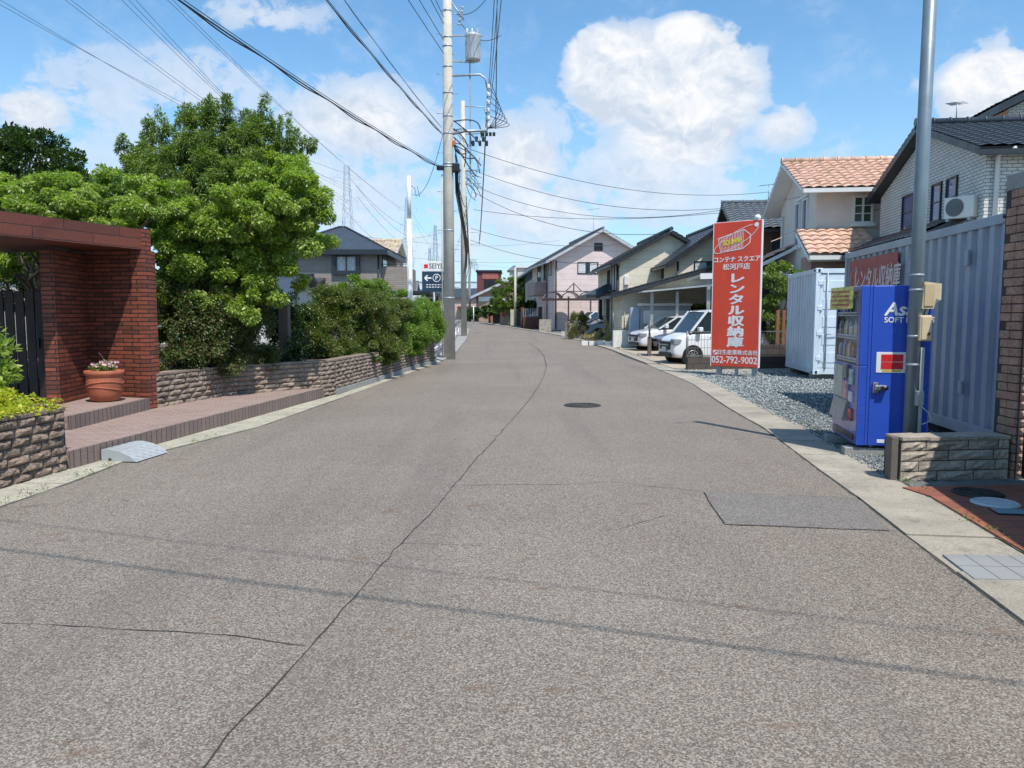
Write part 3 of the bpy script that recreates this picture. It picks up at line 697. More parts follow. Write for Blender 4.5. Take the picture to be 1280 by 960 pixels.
for px, top in ((5, 158), (18, 162), (38, 160), (55, 166), (70, 176), (88, 188), (103, 205)):
    ev.append((tuple(P(px, top + 14, 18.5)), (.09, .09, .22), .5))
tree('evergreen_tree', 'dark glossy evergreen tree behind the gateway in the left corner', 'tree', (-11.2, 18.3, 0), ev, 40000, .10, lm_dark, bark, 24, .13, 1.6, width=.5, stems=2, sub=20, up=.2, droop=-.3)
# shrubs
def shrub(label, base, cl, n, size, lm_, seed, name='garden_shrub', **kw):
    return tree(name, label, 'shrub', base, cl, n, size, lm_, bark, seed, .03, .25, width=kw.pop('width', .55), stems=4, sub=kw.pop('sub', 22), group=None, **kw)
shrub('dark shaded shrub with reddish flecks behind the wall beside the brick gateway', (-5.6, 13.0, .7),
      [C(215, 450, 12.6, .35, .3, .25, .8), C(275, 452, 13.4, .5, .3, .22, 1), C(325, 446, 14.2, .5, .3, .22, 1), C(215, 405, 12.9, .45, .4, .55, 1.2), C(262, 400, 13.3, .55, .45, .6, 1.4), C(305, 410, 14.0, .5, .45, .55, 1.3), C(240, 445, 12.9, .5, .4, .3), C(300, 440, 14.2, .55, .35, .32), C(322, 385, 14.6, .4, .4, .4), C(225, 370, 13.2, .5, .4, .35)], 52000, .05, lm_shade, 31, subr=.36, fill=.4)
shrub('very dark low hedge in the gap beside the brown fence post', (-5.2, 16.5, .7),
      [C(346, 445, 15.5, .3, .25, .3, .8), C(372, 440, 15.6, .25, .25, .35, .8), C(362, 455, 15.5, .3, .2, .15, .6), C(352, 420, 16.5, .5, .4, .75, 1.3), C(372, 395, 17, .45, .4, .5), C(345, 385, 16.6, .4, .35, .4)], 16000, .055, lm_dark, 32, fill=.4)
lm_hedge = leafmat('leaf_hedge', [(.055, .10, .016), (.09, .15, .022), (.15, .22, .04), (.07, .12, .02), (.24, .15, .06), (.11, .17, .028), (.06, .10, .018)], trans=.3)
lm_fresh = leafmat('leaf_fresh', [(.09, .16, .022), (.15, .24, .035), (.24, .34, .06), (.12, .20, .025), (.33, .40, .10)], trans=.38)
shrub('rounded shrub mixing green leaves with rusty brown tips over the garden wall', (-3.9, 17.6, .62),
      [C(x, y, Y + .75, r, r * .85, h, 1.2) for x, y, Y, r, h in ((392, 425, 16.3, .38, .40), (395, 395, 16.6, .45, .38), (412, 372, 16.9, .4, .26), (415, 432, 16.5, .40, .30), (420, 402, 16.9, .5, .42), (440, 378, 17.3, .5, .30), (442, 432, 17.2, .45, .32), (446, 405, 17.6, .5, .42), (466, 380, 18, .5, .32), (470, 430, 18.2, .5, .34), (474, 404, 18.6, .5, .42), (490, 384, 19.1, .5, .30), (492, 425, 19.3, .48, .38), (400, 444, 16.4, .3, .14), (428, 448, 16.7, .32, .14), (455, 448, 17.4, .32, .15), (480, 444, 18.4, .35, .18))], 165000, .042, lm_hedge, 33, subr=.38, fill=.45)
shrub('light green shrub rising behind the rusty tipped shrub', (-4.6, 20.5, .6),
      [C(445, 362, 20.5, .5, .4, .32), C(470, 365, 20.8, .5, .4, .3), C(492, 375, 21.5, .4, .4, .3), C(425, 370, 20.5, .35, .35, .3)], 18000, .05, lm_fresh, 34)
shrub('fresh green rounded shrub at the far end of the garden wall by the utility pole', (-3.1, 23.5, .62),
      [C(x, y, Y + .9, r, r * .85, h, 1.2) for x, y, Y, r, h in ((504, 420, 21.0, .5, .45), (506, 396, 21.4, .5, .40), (521, 415, 22.4, .5, .45), (522, 390, 22.8, .52, .38), (534, 408, 23.6, .45, .48), (538, 388, 24.2, .38, .32), (543, 412, 24.5, .26, .38), (510, 436, 21.3, .4, .2))], 90000, .046, lm_fresh, 35, subr=.38, fill=.45)
# brown post in the gap
fp = empty('fence_post', P(357, 455, 16.0).xy.to_3d() + V((0, 0, .7)), 0, 'short brown timber post standing in the dark gap between the shrubs', 'post')
MB().bbox(-.10, .10, -.1, .1, 0, 1.1, .01).build('post_shaft', mat('brown_post', (.16, .12, .10), .8, bump=.4), fp)
MB().bbox(-.12, .12, -.12, .12, 1.1, 1.14, .008).build('post_cap', mat('brown_post', (.085, .06, .05)), fp)
# tar and dirt line where asphalt meets the kerbs, weeds in the joints
crack('kerb_joint', [tuple(p) for p in RX[:8]], .011, 71, .1, .01); crack('kerb_joint', [tuple(p) for p in LX[:6]], .010, 72, .1, .012)
crack('kerb_joint', [tuple(V((p.x, p.y, .012))) for p in [q + UN * .615 for q in RX[:7]]], .014, 73, .1, .012)
rgw = random.Random(44); cw = []
for k in range(24):
    f = rgw.random() * 5.9 + 1; i = int(f); q = RX[i].lerp(RX[i + 1], f - i) + UN * .63; 
    if q.y > 4: cw.append(((q.x + rgw.uniform(-.02, .05), q.y, .025), (.04, .04, .018), .4))
for k in range(40):
    f = rgw.random() * 4.8 + 1; i = int(f); q = LX[i].lerp(LX[min(i + 1, 6)], f - i) - UN * (.56 if rgw.random() < .7 else .02); cw.append(((q.x, q.y, .02), (.04, .05, .015), .4))
leaf_mesh('weeds', cw, 1700, .022, lm_mid, None, 77, width=.4, up=.3, sub=6, droop=-.6); tag(bpy.data.objects['weeds'], 'tiny weeds sprouting in the kerb joints on both road edges', 'weeds', kind='stuff')
# white guard rails beyond the wall
white = mat('white_paint', (.78, .78, .76), .45, var=.05, dirt=.15)
def rail(pts, label):
    a, b_ = V((*pts[0], 0)), V((*pts[1], 0)); rt = empty('guard_rail', a, 0, label, 'guard rail', 'white pipe guard rails along the left edge'); d = b_ - a
    for i in range(3):
        q = d * i / 2; MB().tube([q, q + V((0, 0, .8))], .03, 8).build('post', white, rt)
    for z in (.45, .78): MB().tube([V((0, 0, z)), d + V((0, 0, z))], .024, 8).build('rail', white, rt)
rail([P(538, 450, 25.0).xy, P(557, 450, 33).xy], 'white pipe guard rail between the garden wall and the utility pole')
rail([P(565, 450, 36).xy, P(573, 430, 49).xy], 'white pipe guard rail beyond the large utility pole')
# ================================================================= RIGHT SIDE
steelgrey = mat('galvanised', (.36, .40, .43), .45, .35, var=.08, vs=6)
black = mat('black_metal', (.012, .012, .014), .35, var=.1)
cgrey = mat('container_grey', (.31, .345, .375), .42, var=.09, vs=1.5, dirt=.3, dcol=(.17, .15, .13))
cpale = mat('container_pale', (.60, .68, .735), .42, var=.07, vs=1.5, dirt=.22, dcol=(.30, .25, .2))
def container(name, loc, rz, L, W, H, m_, label, door=True, pitch=.28, vents=0, group=None):
    """near-left bottom corner at loc, +y runs along the long side, x to the right"""
    t_ = empty(name, loc, rz, label, 'container', group); z0 = .13
    def corr(mb, a, d, out, ln, zb, zt):
        pr = []; k = max(1, round(ln / pitch)); pp = ln / k
        for i in range(k):
            for f, o_ in ((0, 0), (.30, 0), (.42, -.042), (.80, -.042), (.92, 0)): pr.append(((i + f) * pp, o_))
        pr.append((ln, 0)); vs = []
        for (s_, o_) in pr:
            q = V(a) + V(d) * s_ + V(out) * o_; vs += [(q.x, q.y, zb), (q.x, q.y, zt)]
        mb.add(vs, [(2 * i, 2 * i + 2, 2 * i + 3, 2 * i + 1) for i in range(len(pr) - 1)])
    pc = .11
    mb = MB(); corr(mb, (.022, pc, 0), (0, 1, 0), (-1, 0, 0), L - 2 * pc, z0 + .15, H - .12)
    mb.build('side_panel', m_, t_, recalc=False)
    mb = MB(); corr(mb, (W - .022, pc, 0), (0, 1, 0), (1, 0, 0), L - 2 * pc, z0 + .15, H - .12); mb.build('side_panel', m_, t_, recalc=False)
    mb = MB(); corr(mb, (pc, L - .022, 0), (1, 0, 0), (0, 1, 0), W - 2 * pc, z0 + .15, H - .12); mb.build('end_panel', m_, t_, recalc=False)
    for x in (0, W - pc):
        for y in (0, L - pc): MB().bbox(x, x + pc, y, y + pc, z0 + .118, H - .118, .006).build('corner_post', m_, t_)
    mb = MB()
    for x in (0, W - .07):
        mb.bbox(x + .005, x + .065, pc, L - pc, H - .125, H - .012, .006); mb.bbox(x + .005, x + .065, pc, L - pc, z0 + .012, z0 + .155, .006)
    for y in (0, L - .07):
        mb.bbox(pc, W - pc, y + .005, y + .065, H - .125, H - .012, .006); mb.bbox(pc, W - pc, y + .005, y + .065, z0 + .012, z0 + .155, .006)
    mb.build('rail', m_, t_)
    for x in (-.006, W - .156):
        for y in (-.006, L - .166):
            for z in (z0, H - .118): MB().bbox(x, x + .162, y, y + .172, z, z + .118, .012).build('corner_casting', m_, t_)
    mb = MB()
    for x in (.06,):
        for z in (z0 + .06, H - .06): mb.lathe([(.03, 0), (.03, .004)], (0, 0, 0), 12); 
    MB().box(.05, W - .05, .05, L - .05, H - .05, H - .02).build('roof_panel', m_, t_)
    MB().box(.05, W - .05, .05, L - .05, z0 + .03, z0 + .09).build('floor_panel', black, t_)
    for z in (z0 + .06, H - .06):
        MB().tube([(-.009, .075, z - .02), (-.0095, .075, z + .02)], .03).build('lifting_hole', black, t_)
        MB().cbox((.075, -.008, z), (.05, .006, .075), .002).build('lifting_hole', black, t_)
    for y in (.35, L - .35):
        MB().bbox(0.02, W - .02, y - .1, y + .1, 0, z0 - .003, .01).build('support_block', conc_grey, t_)
    if door:
        for s_ in (0, 1):
            x0 = pc + .01 + s_ * (W - 2 * pc) / 2; x1 = x0 + (W - 2 * pc) / 2 - .02
            d_ = MB(); d_.bbox(x0, x1, .03, .055, z0 + .17, H - .14, .004)
            for k in range(5):
                zc = z0 + .4 + k * (H - z0 - .6) / 4.6; d_.bbox(x0 + .07, x1 - .07, .018, .031, zc - .1, zc + .16, .006)
            dd = d_.build('door', m_, t_)
            for xx in (x0 + .16, x1 - .16): 
                MB().tube([(xx, -.012, z0 + .14), (xx, -.012, H - .12)], .016, 8).build('lock_rod', steelgrey, dd)
            hb = MB()
            for k in range(4): hb.bbox((x0 - .06) if s_ == 0 else x1 - .06, (x0 + .06) if s_ == 0 else x1 + .06, -.012, .03, z0 + .35 + k * .62, z0 + .46 + k * .62, .006)
            hb.build('hinge', m_, dd)
            MB().tube([(x0 + .16, -.03, z0 + 1.0), (x0 + .42, -.03, z0 + 1.02)], .012, 6).build('handle', steelgrey, dd)
    for k in range(vents):
        y = L * (.16 + .3 * k); MB().bbox(-.03, .0, y - .05, y + .05, H - .55, H - .36, .008).build('vent', m_, t_)
        MB().bbox(-.03, .0, y - .05, y + .05, z0 + .5, z0 + .66, .008).build('vent', m_, t_)
    return t_
gc = container('grey_container', (5.46, 8.55, 0), -R(6.9), 5.85, 2.4, 2.75, cgrey, 'long blue grey corrugated storage container directly behind the blue drink machine', vents=3, door=False)
MB().box(.1, 2.3, .03, .05, .28, 2.62).build('end_panel', cgrey, gc)
wc = container('pale_container', (7.46, 19.0, 0), -R(7.2), 3.0, 2.4, 2.75, cpale, 'short pale blue white storage container standing on the gravel behind the sign', vents=0)
# ---- red banner on the grey container (side facing the road, far end)
redbm = mat('banner_red', (.33, .05, .035), .5, var=.1, vs=2)
wtext = mat('text_white', (.80, .78, .76), .5, var=.03)
wtext2 = mat('text_banner', (.62, .55, .54), .5, var=.05)
bo = V(gc.location); dirc = V((math.sin(R(6.9)), math.cos(R(6.9)), 0))
bn_ = empty('wall_banner', bo + dirc * 5.45 + V((-.03, 0, 1.78)), -R(96.9), 'faded red banner with white lettering fixed on the grey container above the drink machine', 'banner')
# local +x runs toward the camera, facing -y (the road)
MB().box(0, 2.3, -.004, .006, 0, .78).build('banner_sheet', redbm, bn_)
text('lettering', 'レンタル収納庫', .40, wtext2, bn_, (1.34, -.007, .40), ext=.001, bold=.007, sx=.78, shear=.12)
mb = MB()
for a, b_ in (((.07, .30), (.10, .56)), ((.10, .56), (.38, .66)), ((.38, .66), (.46, .52)), ((.07, .30), (.3, .16)), ((.38, .66), (.40, .3))): mb.beam((a[0], -.007, a[1]), (b_[0], -.007, b_[1]), .012, .004)
mb.build('logo', wtext2, bn_)

# ---- vending machine
vb = mat('machine_blue', (.028, .085, .46), .28, var=.05, coat=.4, spec=.5)
vb_shade = mat('machine_front_shade', (.05, .075, .34), .3, var=.1, coat=.3)  # dimmer copy of the machine blue: the front's shade put into the colour
c0 = V((3.95, 8.6, 0)); c1 = V((4.15, 9.75, 0)); rzv = -math.atan2(c1.x - c0.x, c1.y - c0.y); c0 = c0 + V((.035, -.005, 0))
vm_ = empty('drink_machine', c0, rzv, 'tall blue drink vending machine on concrete blocks beside the grey pole', 'vending machine')
Wv, Dv, H0, H1 = 1.14, .66, .13, 1.93      # Wv runs along local y, front faces -x
MB().bbox(.035, Dv, 0, Wv, H0, H1, .012).build('cabinet', vb, vm_)
fr = MB(); fr.bbox(.0, .033, 0, Wv, H0, H1, .010); fr.bbox(-.088, -.001, 0, Wv, H0, 1.035, .008)
fr.bbox(-.088, -.001, 0, .128, 1.037, H1, .008); fr.bbox(-.088, -.001, 1.112, Wv, 1.037, H1, .006); fr.bbox(-.088, -.001, .13, 1.11, 1.882, H1, .006); fd = fr.build('front_door', vb, vm_); MB().box(-.0905, -.0885, .01, Wv - .01, H0 + .01, 1.03).box(-.0905, -.0885, .01, .125, 1.04, H1 - .01).build('door_shade_skin', vb_shade, fd)  # added thin sheet carries the shaded blue on the road-facing front
# display window recessed in the front door: frame strips + glass + shelves of drinks
glass = mat('machine_glass', (.03, .05, .07), .06, spec=.8, var=.02)
gl_, t, b = newmat('clear_glass'); b.inputs['Transmission Weight'].default_value = .0
tr = t.new('ShaderNodeBsdfTransparent'); gs = t.new('ShaderNodeBsdfGlossy'); gs.inputs['Roughness'].default_value = .03
fz = t.new('ShaderNodeFresnel'); fz.inputs['IOR'].default_value = 1.25; mx = t.new('ShaderNodeMixShader')
mx.inputs[0].default_value = .10; tr.inputs[0].default_value = (.93, .95, .97, 1)
t.l.new(tr.outputs[0], mx.inputs[1]); t.l.new(gs.outputs[0], mx.inputs[2]); t.l.new(mx.outputs[0], t.n['Material Output'].inputs[0])
y0_, y1_ = .15, 1.06      # display spans (y from near side)
ymin, ymax, zmin, zmax = .16, 1.08, 1.06, 1.86
MB().box(-.004, -.001, ymin, ymax, zmin, zmax).build('display_back', mat('display_back', (.40, .46, .55), .6), fd)
fm = MB()
for (ya, yb, za_, zb_) in ((ymin - .03, ymin, zmin - .02, zmax + .02), (ymax, ymax + .03, zmin - .02, zmax + .02), (ymin, ymax, zmax, zmax + .02), (ymin, ymax, zmin - .02, zmin)):
    fm.box(-.085, .0, ya, yb, za_, zb_)
fm.build('display_frame', black, fd)
cans = [(.55, .05, .04), (.06, .25, .10), (.75, .72, .68), (.50, .32, .05), (.05, .12, .45), (.10, .07, .05), (.70, .50, .12), (.35, .55, .65)]
rgv = random.Random(2)
for r_ in range(3):
    zb_ = zmin + .035 + r_ * .265
    MB().box(-.078, -.004, ymin, ymax, zb_ - .03, zb_).build('shelf', mat('shelf_grey', (.5, .52, .55), .5), fd)
    MB().box(-.084, -.079, ymin + .01, ymax - .01, zb_ - .034, zb_ + .012).build('price_strip', mat('strip_white', (.75, .76, .78), .5), fd)
    bt = MB()
    for k in range(12):
        y = ymin + .045 + k * .076; bt.cbox((-.086, y, zb_ - .012), (.004, .032, .02))
    bt.build('button_row', mat('button_dark', (.03, .03, .04), .4), fd)
    for k in range(12):
        y = ymin + .045 + k * .076; h_ = rgv.choice((.12, .17, .19)); c_ = rgv.choice(cans)
        MB().lathe([(.022, 0), (.026, .01), (.026, h_ * .7), (.018, h_ * .85), (.014, h_)], (-.042, y, zb_ + .002), 10).build('bottle', mat('drink_%d' % cans.index(c_), c_, .35), fd)
MB().box(-.089, -.087, ymin - .02, ymax + .02, zmin + .3, zmax).build('window_glass', gl_, fd)
MB().box(-.089, -.087, ymin - .02, ymax + .02, zmin, zmin + .298).build('window_glass', gl_, fd)
lc = empty('control_panel', (-.090, 0, 0)); lc.parent = fd
# lower controls
MB().bbox(-.03, .0, .62, 1.02, .62, 1.0, .006).build('notice_panel', mat('notice', (.52, .50, .42), .5, var=.2, vs=14), lc)
MB().bbox(-.035, .0, .40, .56, .86, 1.02, .008).build('coin_panel', mat('coin_panel', (.16, .15, .16), .35), lc)
MB().bbox(-.034, .0, .41, .55, .62, .83, .004).build('sticker', mat('sticker_pink', (.62, .35, .36), .5, var=.3, vs=20), lc)
MB().bbox(-.02, .0, .20, .34, .80, .98, .004).build('sticker', mat('sticker_green', (.35, .5, .48), .5, var=.3, vs=20), lc)
MB().bbox(-.02, .0, .20, .34, .60, .72, .004).build('sticker', mat('sticker_white', (.62, .64, .66), .5, var=.2, vs=20), lc)
MB().bbox(-.02, .0, .20, .34, .38, .52, .004).build('sticker', mat('sticker_red', (.5, .1, .07), .5, var=.5, vs=12), lc)
db = MB(); db.prism([(-.07, .40, .36), (-.02, .40, .60), (-.0, .40, .60), (-.0, .40, .36)], (0, .62, 0)); db.build('dispenser_flap', mat('flap', (.30, .30, .31), .25, .3), lc)
MB().box(-.012, .0, .12, 1.02, .17, .24).build('kick_slot', black, lc)
MB().bbox(-.02, .0, .95, 1.08, .40, .50, .003).build('sticker', mat('sticker_white', (.6, .6, .6)), lc)
for y in (.1, 1.0): MB().bbox(.05 - .25, Dv + .1, y - .07, y + .09, .0, .10, .01).build('support_block', conc_grey, vm_)
MB().tube([(.1, .1, .10), (.1, .1, H0 + .01)], .03).tube([(.1, 1.0, .10), (.1, 1.0, H0 + .01)], .03).build('foot', steelgrey, vm_)
# near side (faces -y): lettering, red notice, lock
nf = -.003
text('lettering', 'Asahi', .205, wtext, vm_, (.155, nf, 1.66), ext=.001, bold=.006, sx=1.0, shear=.22, align='LEFT')
text('lettering', 'SOFT DRINKS', .085, wtext, vm_, (.155, nf, 1.545), ext=.001, bold=.002, sx=1.0, align='LEFT')
MB().bbox(.09, .42, -.006, 0, .96, 1.19, .002).build('notice', mat('notice_white', (.74, .74, .72), .5), vm_)
for za_, zb_ in ((1.085, 1.165), (1.0, 1.078)): MB().box(.14, .37, -.009, -.0065, za_, zb_).build('notice_block', mat('notice_red', (.55, .015, .02), .5, var=.15, vs=30), vm_)
MB().box(.155, .355, -.009, -.0065, .972, .992).build('notice_block', mat('notice_yellow', (.6, .45, .05), .5), vm_)
lk = MB(); lk.bbox(.075, .21, -.05, -.002, .76, .82, .012); lk.bbox(.06, .12, -.03, -.002, .73, .85, .008); lk.build('lock', mat('lock_steel', (.35, .35, .36), .3, .8), vm_)
MB().tube([(.14, -.055, .79), (.21, -.055, .79)], .022).build('lock_knob', black, vm_)
MB().bbox(.13, .21, -.006, 0, .165, .205, .002).build('maker_plate', mat('plate', (.7, .72, .75), .5), vm_)
# yellow flyer on the front of the machine (hung from the window)
fl = empty('paper_flyer', M4.Translation(c0) @ M4.Rotation(rzv, 4, 'Z') @ V((-.20, .42, 1.66)), rzv - R(55), 'crumpled yellow printed flyer taped at the top of the drink machine', 'flyer')
MB().add([(-.17, 0, 0), (.17, -.01, .02), (.19, -.03, .27), (-.15, -.01, .26)], [(0, 1, 2, 3)]).build('flyer_sheet', mat('flyer_yellow', (.66, .58, .20), .6, var=.45, vs=14), fl)
mb = MB()
for k in range(4): mb.box(-.12, .13, -.032, -.0305, .05 + k * .05, .07 + k * .05)
mb.build('print', mat('flyer_print', (.45, .16, .10), .6, var=.5, vs=20), fl)

# ---- service pole with meter boxes
pl = empty('service_pole', (4.39, 8.40, 0), 0, 'plain grey steel service pole standing beside the blue drink machine', 'pole')
psm = mat('pole_steel', (.19, .24, .27), .42, .25, var=.08, vs=4, dirt=.15)
MB().tube([(0, 0, 0), (0, 0, 3), (.01, 0, 6.15)], [.070, .069, .066], 20).build('shaft', psm, pl)
MB().lathe([(.068, 0), (.07, .03), (0, .05)], (.01, 0, 6.15), 16).build('cap', psm, pl)
for z in (1.05, 1.36, 1.86, 2.02): MB().lathe([(.070, 0), (.075, .003), (.075, .022), (.070, .025)], (0, 0, z), 18).build('band', steelgrey, pl)
MB().tube([(.075, -.05, .0), (.075, -.05, 1.25)], .022, 8).build('conduit', mat('conduit', (.42, .42, .40), .5), pl)
MB().tube([(-.02, 0, 5.9), (-.25, .05, 5.95), (-.45, .1, 5.75), (-.42, .1, 5.6)], .012, 6).build('cable_loop', black, pl)
cream = mat('meter_cream', (.58, .47, .30), .45, var=.08, vs=8, coat=.2)
mb_ = empty('meter_box', (4.42, 8.32, 1.67), R(12), 'cream plastic meter box strapped on the service pole, the upper one of two', 'meter box')
MB().prism([(0, 0, 0), (.15, 0, 0), (.17, 0, .05), (.235, 0, .10), (.235, 0, .27), (.02, 0, .29)], (0, .14, 0)).build('box', cream, mb_)
MB().box(.02, .14, -.012, -.001, .03, .26).build('door', mat('meter_door_cream', (.50, .40, .24), .45), mb_)  # door panel in a slightly darker cream than the box
mb_ = empty('switch_box', (4.40, 8.30, 1.32), R(12), 'small cream box with a round lock on the service pole, the lower one of two', 'meter box')
bx_ = MB().bbox(0, .15, 0, .12, 0, .28, .012).build('box', cream, mb_); MB().bbox(.015, .135, -.01, .002, .015, .265, .006).build('door', cream, mb_)
MB().tube([(.10, -.02, .08), (.10, -.008, .08)], .018).build('lock', mat('brass_dark', (.12, .08, .04), .4, .6), mb_)
mb_ = empty('junction_box', (4.40, 8.28, .62), R(8), 'small grey junction box low on the service pole', 'junction box')
MB().bbox(0, .075, 0, .08, 0, .16, .006).build('box', mat('jbox', (.36, .37, .37), .5), mb_)
MB().tube([(.04, 0, .0), (.12, -.03, -.08), (.16, -.02, -.16), (.05, -.02, -.2)], .004, 5).build('wire', mat('wire_white', (.6, .6, .6)), mb_)

# ---- low stone wall, brick pillar, dark gate
w0, w1 = V((3.73, 7.28)), V((4.86, 7.42))
block_course_wall('low_stone_wall', [w0, w1], 0, .40, .42, .10, .26, mat('ashlar', (.36, .31, .25), .85, bump=.6, bs=40, var=.25, vs=3, dirt=.4, fine=.3), 'low wall of long pale stone courses in front of the service pole', seed=9, proud=.014)
MB_ = empty('stone_post', (3.655, 7.31, 0), R(-6), 'short dark square stone post at the road end of the low stone wall', 'post')
MB().bbox(0, .065, 0, .16, 0, .43, .006).build('post_shaft', mat('post_stone', (.14, .12, .10), .85, bump=.5, bs=40, var=.3), MB_)
tanbr = mat('split_brick', (.33, .20, .14), .85, bump=.7, bs=30, var=.3, vs=5, fine=.3)
pb = block_course_wall('brick_pillar', [V((4.92, 7.40)), V((5.28, 7.44))], 0, 2.82, .17, .085, .32, tanbr, 'tall pillar of split brown brick at the right edge beside the grey container', cat='pillar', seed=12, proud=.028, cap=False)
MB().bbox(-.02, .40, -.03, .36, 2.82, 2.98, .008).build('pillar_cap', conc_grey, pb)
MB().bbox(.09, .30, -.09, -.035, 2.66, 2.76, .01).build('name_lamp', mat('lamp_red', (.45, .02, .015), .3, coat=.5), pb)
# left cheek of the pillar
mb = MB(); rgx = random.Random(8)
for k in range(33):
    zc = k * .0855; mb.bbox(-.028 - rgx.uniform(0, .012), .0, .01 if k % 2 else .16, .15 if k % 2 else .31, zc + .004, zc + .08, .006); mb.bbox(-.025 - rgx.uniform(0, .012), .0, .155 if k % 2 else .01, .31 if k % 2 else .15, zc + .004, zc + .08, .006)
mb.build('side_facing', tanbr, pb)
bg_ = empty('black_gate', (5.0, 7.36, 0), R(180) - R(9.5) + R(90) * 0, 'tall black panelled gate screen at the right edge beside the brick pillar', 'gate')
bg_.rotation_euler = (0, 0, 0)
def seg_panel(a, b_, z0, z1, th, name, m_, root):
    a, b_ = V(a) - V(root.location), V(b_) - V(root.location); a.z = b_.z = 0; d = (b_ - a).normalized(); n = V((d.y, -d.x, 0)) * th
    return MB().prism([a + V((0, 0, z0)), b_ + V((0, 0, z0)), b_ + n + V((0, 0, z0)), a + n + V((0, 0, z0))], (0, 0, z1 - z0)).build(name, m_, root)
seg_panel((4.93, 7.33, 0), (4.66, 5.8, 0), .04, 2.74, -.05, 'screen_panel', black, bg_)
seg_panel((4.65, 5.75, 0), (4.0, 2.7, 0), .04, 2.86, -.12, 'screen_panel', black, bg_)
seg_panel((4.0, 2.7, 0), (3.2, -3, 0), .04, 2.86, -.12, 'screen_panel', black, bg_)
# covers in the brick paving
mh = empty('manhole_cover', (*G(1222, 617, .025).xy, .027), 0, 'dark iron round cover with ring relief in the red brick paving', 'manhole cover')
iron = mat('cast_iron', (.05, .048, .046), .6, .5, var=.3, vs=20, bump=.3)
def cover(root, r, m_, rings, stud=True):
    MB().lathe([(r, 0), (r, .006), (r * .96, .009), (0, .009)], n=40).build('lid', m_, root)
    mb = MB()
    for q in rings:
        mb.tube([(math.cos(a) * r * q, math.sin(a) * r * q, .010) for a in [i * 6.2832 / 40 for i in range(41)]], .006, 5, False)
    for k in range(24):
        a = k * 6.2832 / 24; mb.cbox((math.cos(a) * r * .62, math.sin(a) * r * .62, .011), (.02, .02, .006))
    mb.build('relief', m_, root)
cover(mh, .21, iron, (.9, .75, .45, .2))
mh = empty('handhole_cover', (*G(1244, 629.5, .025).xy, .027), 0, 'pale grey plastic round cover beside the dark iron cover in the red brick paving', 'manhole cover')
cover(mh, .185, mat('lid_pale', (.52, .55, .57), .5, var=.06), (.9,))
mh = empty('meter_cover', (*G(1268, 641, .025).xy, .027), -R(8), 'bluish rectangular metal meter cover set in the red brick paving', 'meter cover')
blid = mat('lid_blue', (.22, .36, .42), .45, .3, var=.1)
MB().bbox(-.16, .25, -.09, .09, 0, .01, .004).build('lid', iron, mh); MB().bbox(-.145, .235, -.075, .075, .005, .014, .003).build('plate', blid, mh)
mh = empty('road_manhole', (*G(728, 507).xy, .004), 0, 'dark iron round manhole cover in the asphalt of the middle of the road', 'manhole cover')
cover(mh, .33, mat('iron_road', (.055, .05, .048), .7, .3, var=.3, vs=20), (.92, .75, .45, .2))
gr = empty('drain_cover', (*G(1180, 697, .02).xy, .012), 0, 'light grey grooved drain cover slab set in the right kerb', 'drain cover')
ga, gb = G(1178, 697).xy, G(1262, 700).xy; gc_, gd = G(1282, 729).xy, G(1218, 728).xy
lo = V(gr.location).xy; pol = [(*(q - lo), 0) for q in (ga, V((ga.x + .56, ga.y - .04)), V((gd.x + .60, gd.y - .03)), gd)]
MB().prism(pol, (0, 0, .012)).build('slab', mat('slab_grey', (.27, .275, .27), .7, var=.08), gr)
mb = MB()
for k in range(1, 4):
    f = k / 4; a = V(pol[0]).lerp(V(pol[1]), f); b_ = V(pol[3]).lerp(V(pol[2]), f); mb.beam(a + V((0, 0, .0125)), b_ + V((0, 0, .0125)), .008, .003)
mb.beam(V(pol[0]).lerp(V(pol[3]), .5) + V((0, 0, .0125)), V(pol[1]).lerp(V(pol[2]), .5) + V((0, 0, .0125)), .006, .003)
mb.build('groove', mat('groove', (.2, .2, .2)), gr)

# ---- tall red advertising sign
A_, B_ = P(888.7, 470, 20.3), P(947, 470, 19.5); A_.z = B_.z = 0; wS = (B_ - A_).length
rs = empty('red_sign', A_, math.atan2(B_.y - A_.y, B_.x - A_.x), 'tall upright red advertising sign with large white lettering standing on the gravel', 'sign')
redm = mat('sign_red', (.72, .072, .036), .45, var=.08, vs=1.2, dirt=.12, dcol=(.45, .09, .06))
yel = mat('text_yellow', (.80, .72, .02), .5)
S0, S1 = .27, 3.98
MB().bbox(0, wS, -.02, .04, S0, S1, .008).build('board', redm, rs)
MB().bbox(wS - .0, wS + .03, -.022, .05, S0 - .01, S1 + .01, .004).bbox(-.02, -.0, -.022, .05, S0 - .01, S1 + .01, .004).bbox(0, wS, -.01, .05, S1, S1 + .015, .004).build('edge_frame', white, rs)
for x in (.12, wS - .18): MB().bbox(x, x + .13, .045, .13, 0, S1 - .2, .006).build('leg', steelgrey, rs)
MB().bbox(wS * .5, wS * .5 + .08, .045, .10, 0, .6, .006).build('leg', steelgrey, rs)
MB().bbox(.0, .32, .0, .18, 0, .03, .005).bbox(wS - .3, wS, .0, .18, 0, .03, .005).build('base_plate', conc_grey, rs)
fz_ = -.024; cx = wS / 2
text('lettering', 'レ\nン\nタ\nル\n収\n納\n庫', .283, wtext, rs, (cx + .02, fz_, 1.71), bold=.013, sx=1.62, line=.97)
text('lettering', 'コンテナ スクエア', .158, wtext, rs, (cx, fz_, 3.02), bold=.006, sx=.97)
text('lettering', '松河戸店', .17, wtext, rs, (cx, fz_, 2.83), bold=.004, sx=1.08)
text('lettering', '日生産業株式会社', .135, wtext, rs, (cx + .08, fz_, .63), bold=.003, sx=1.02)
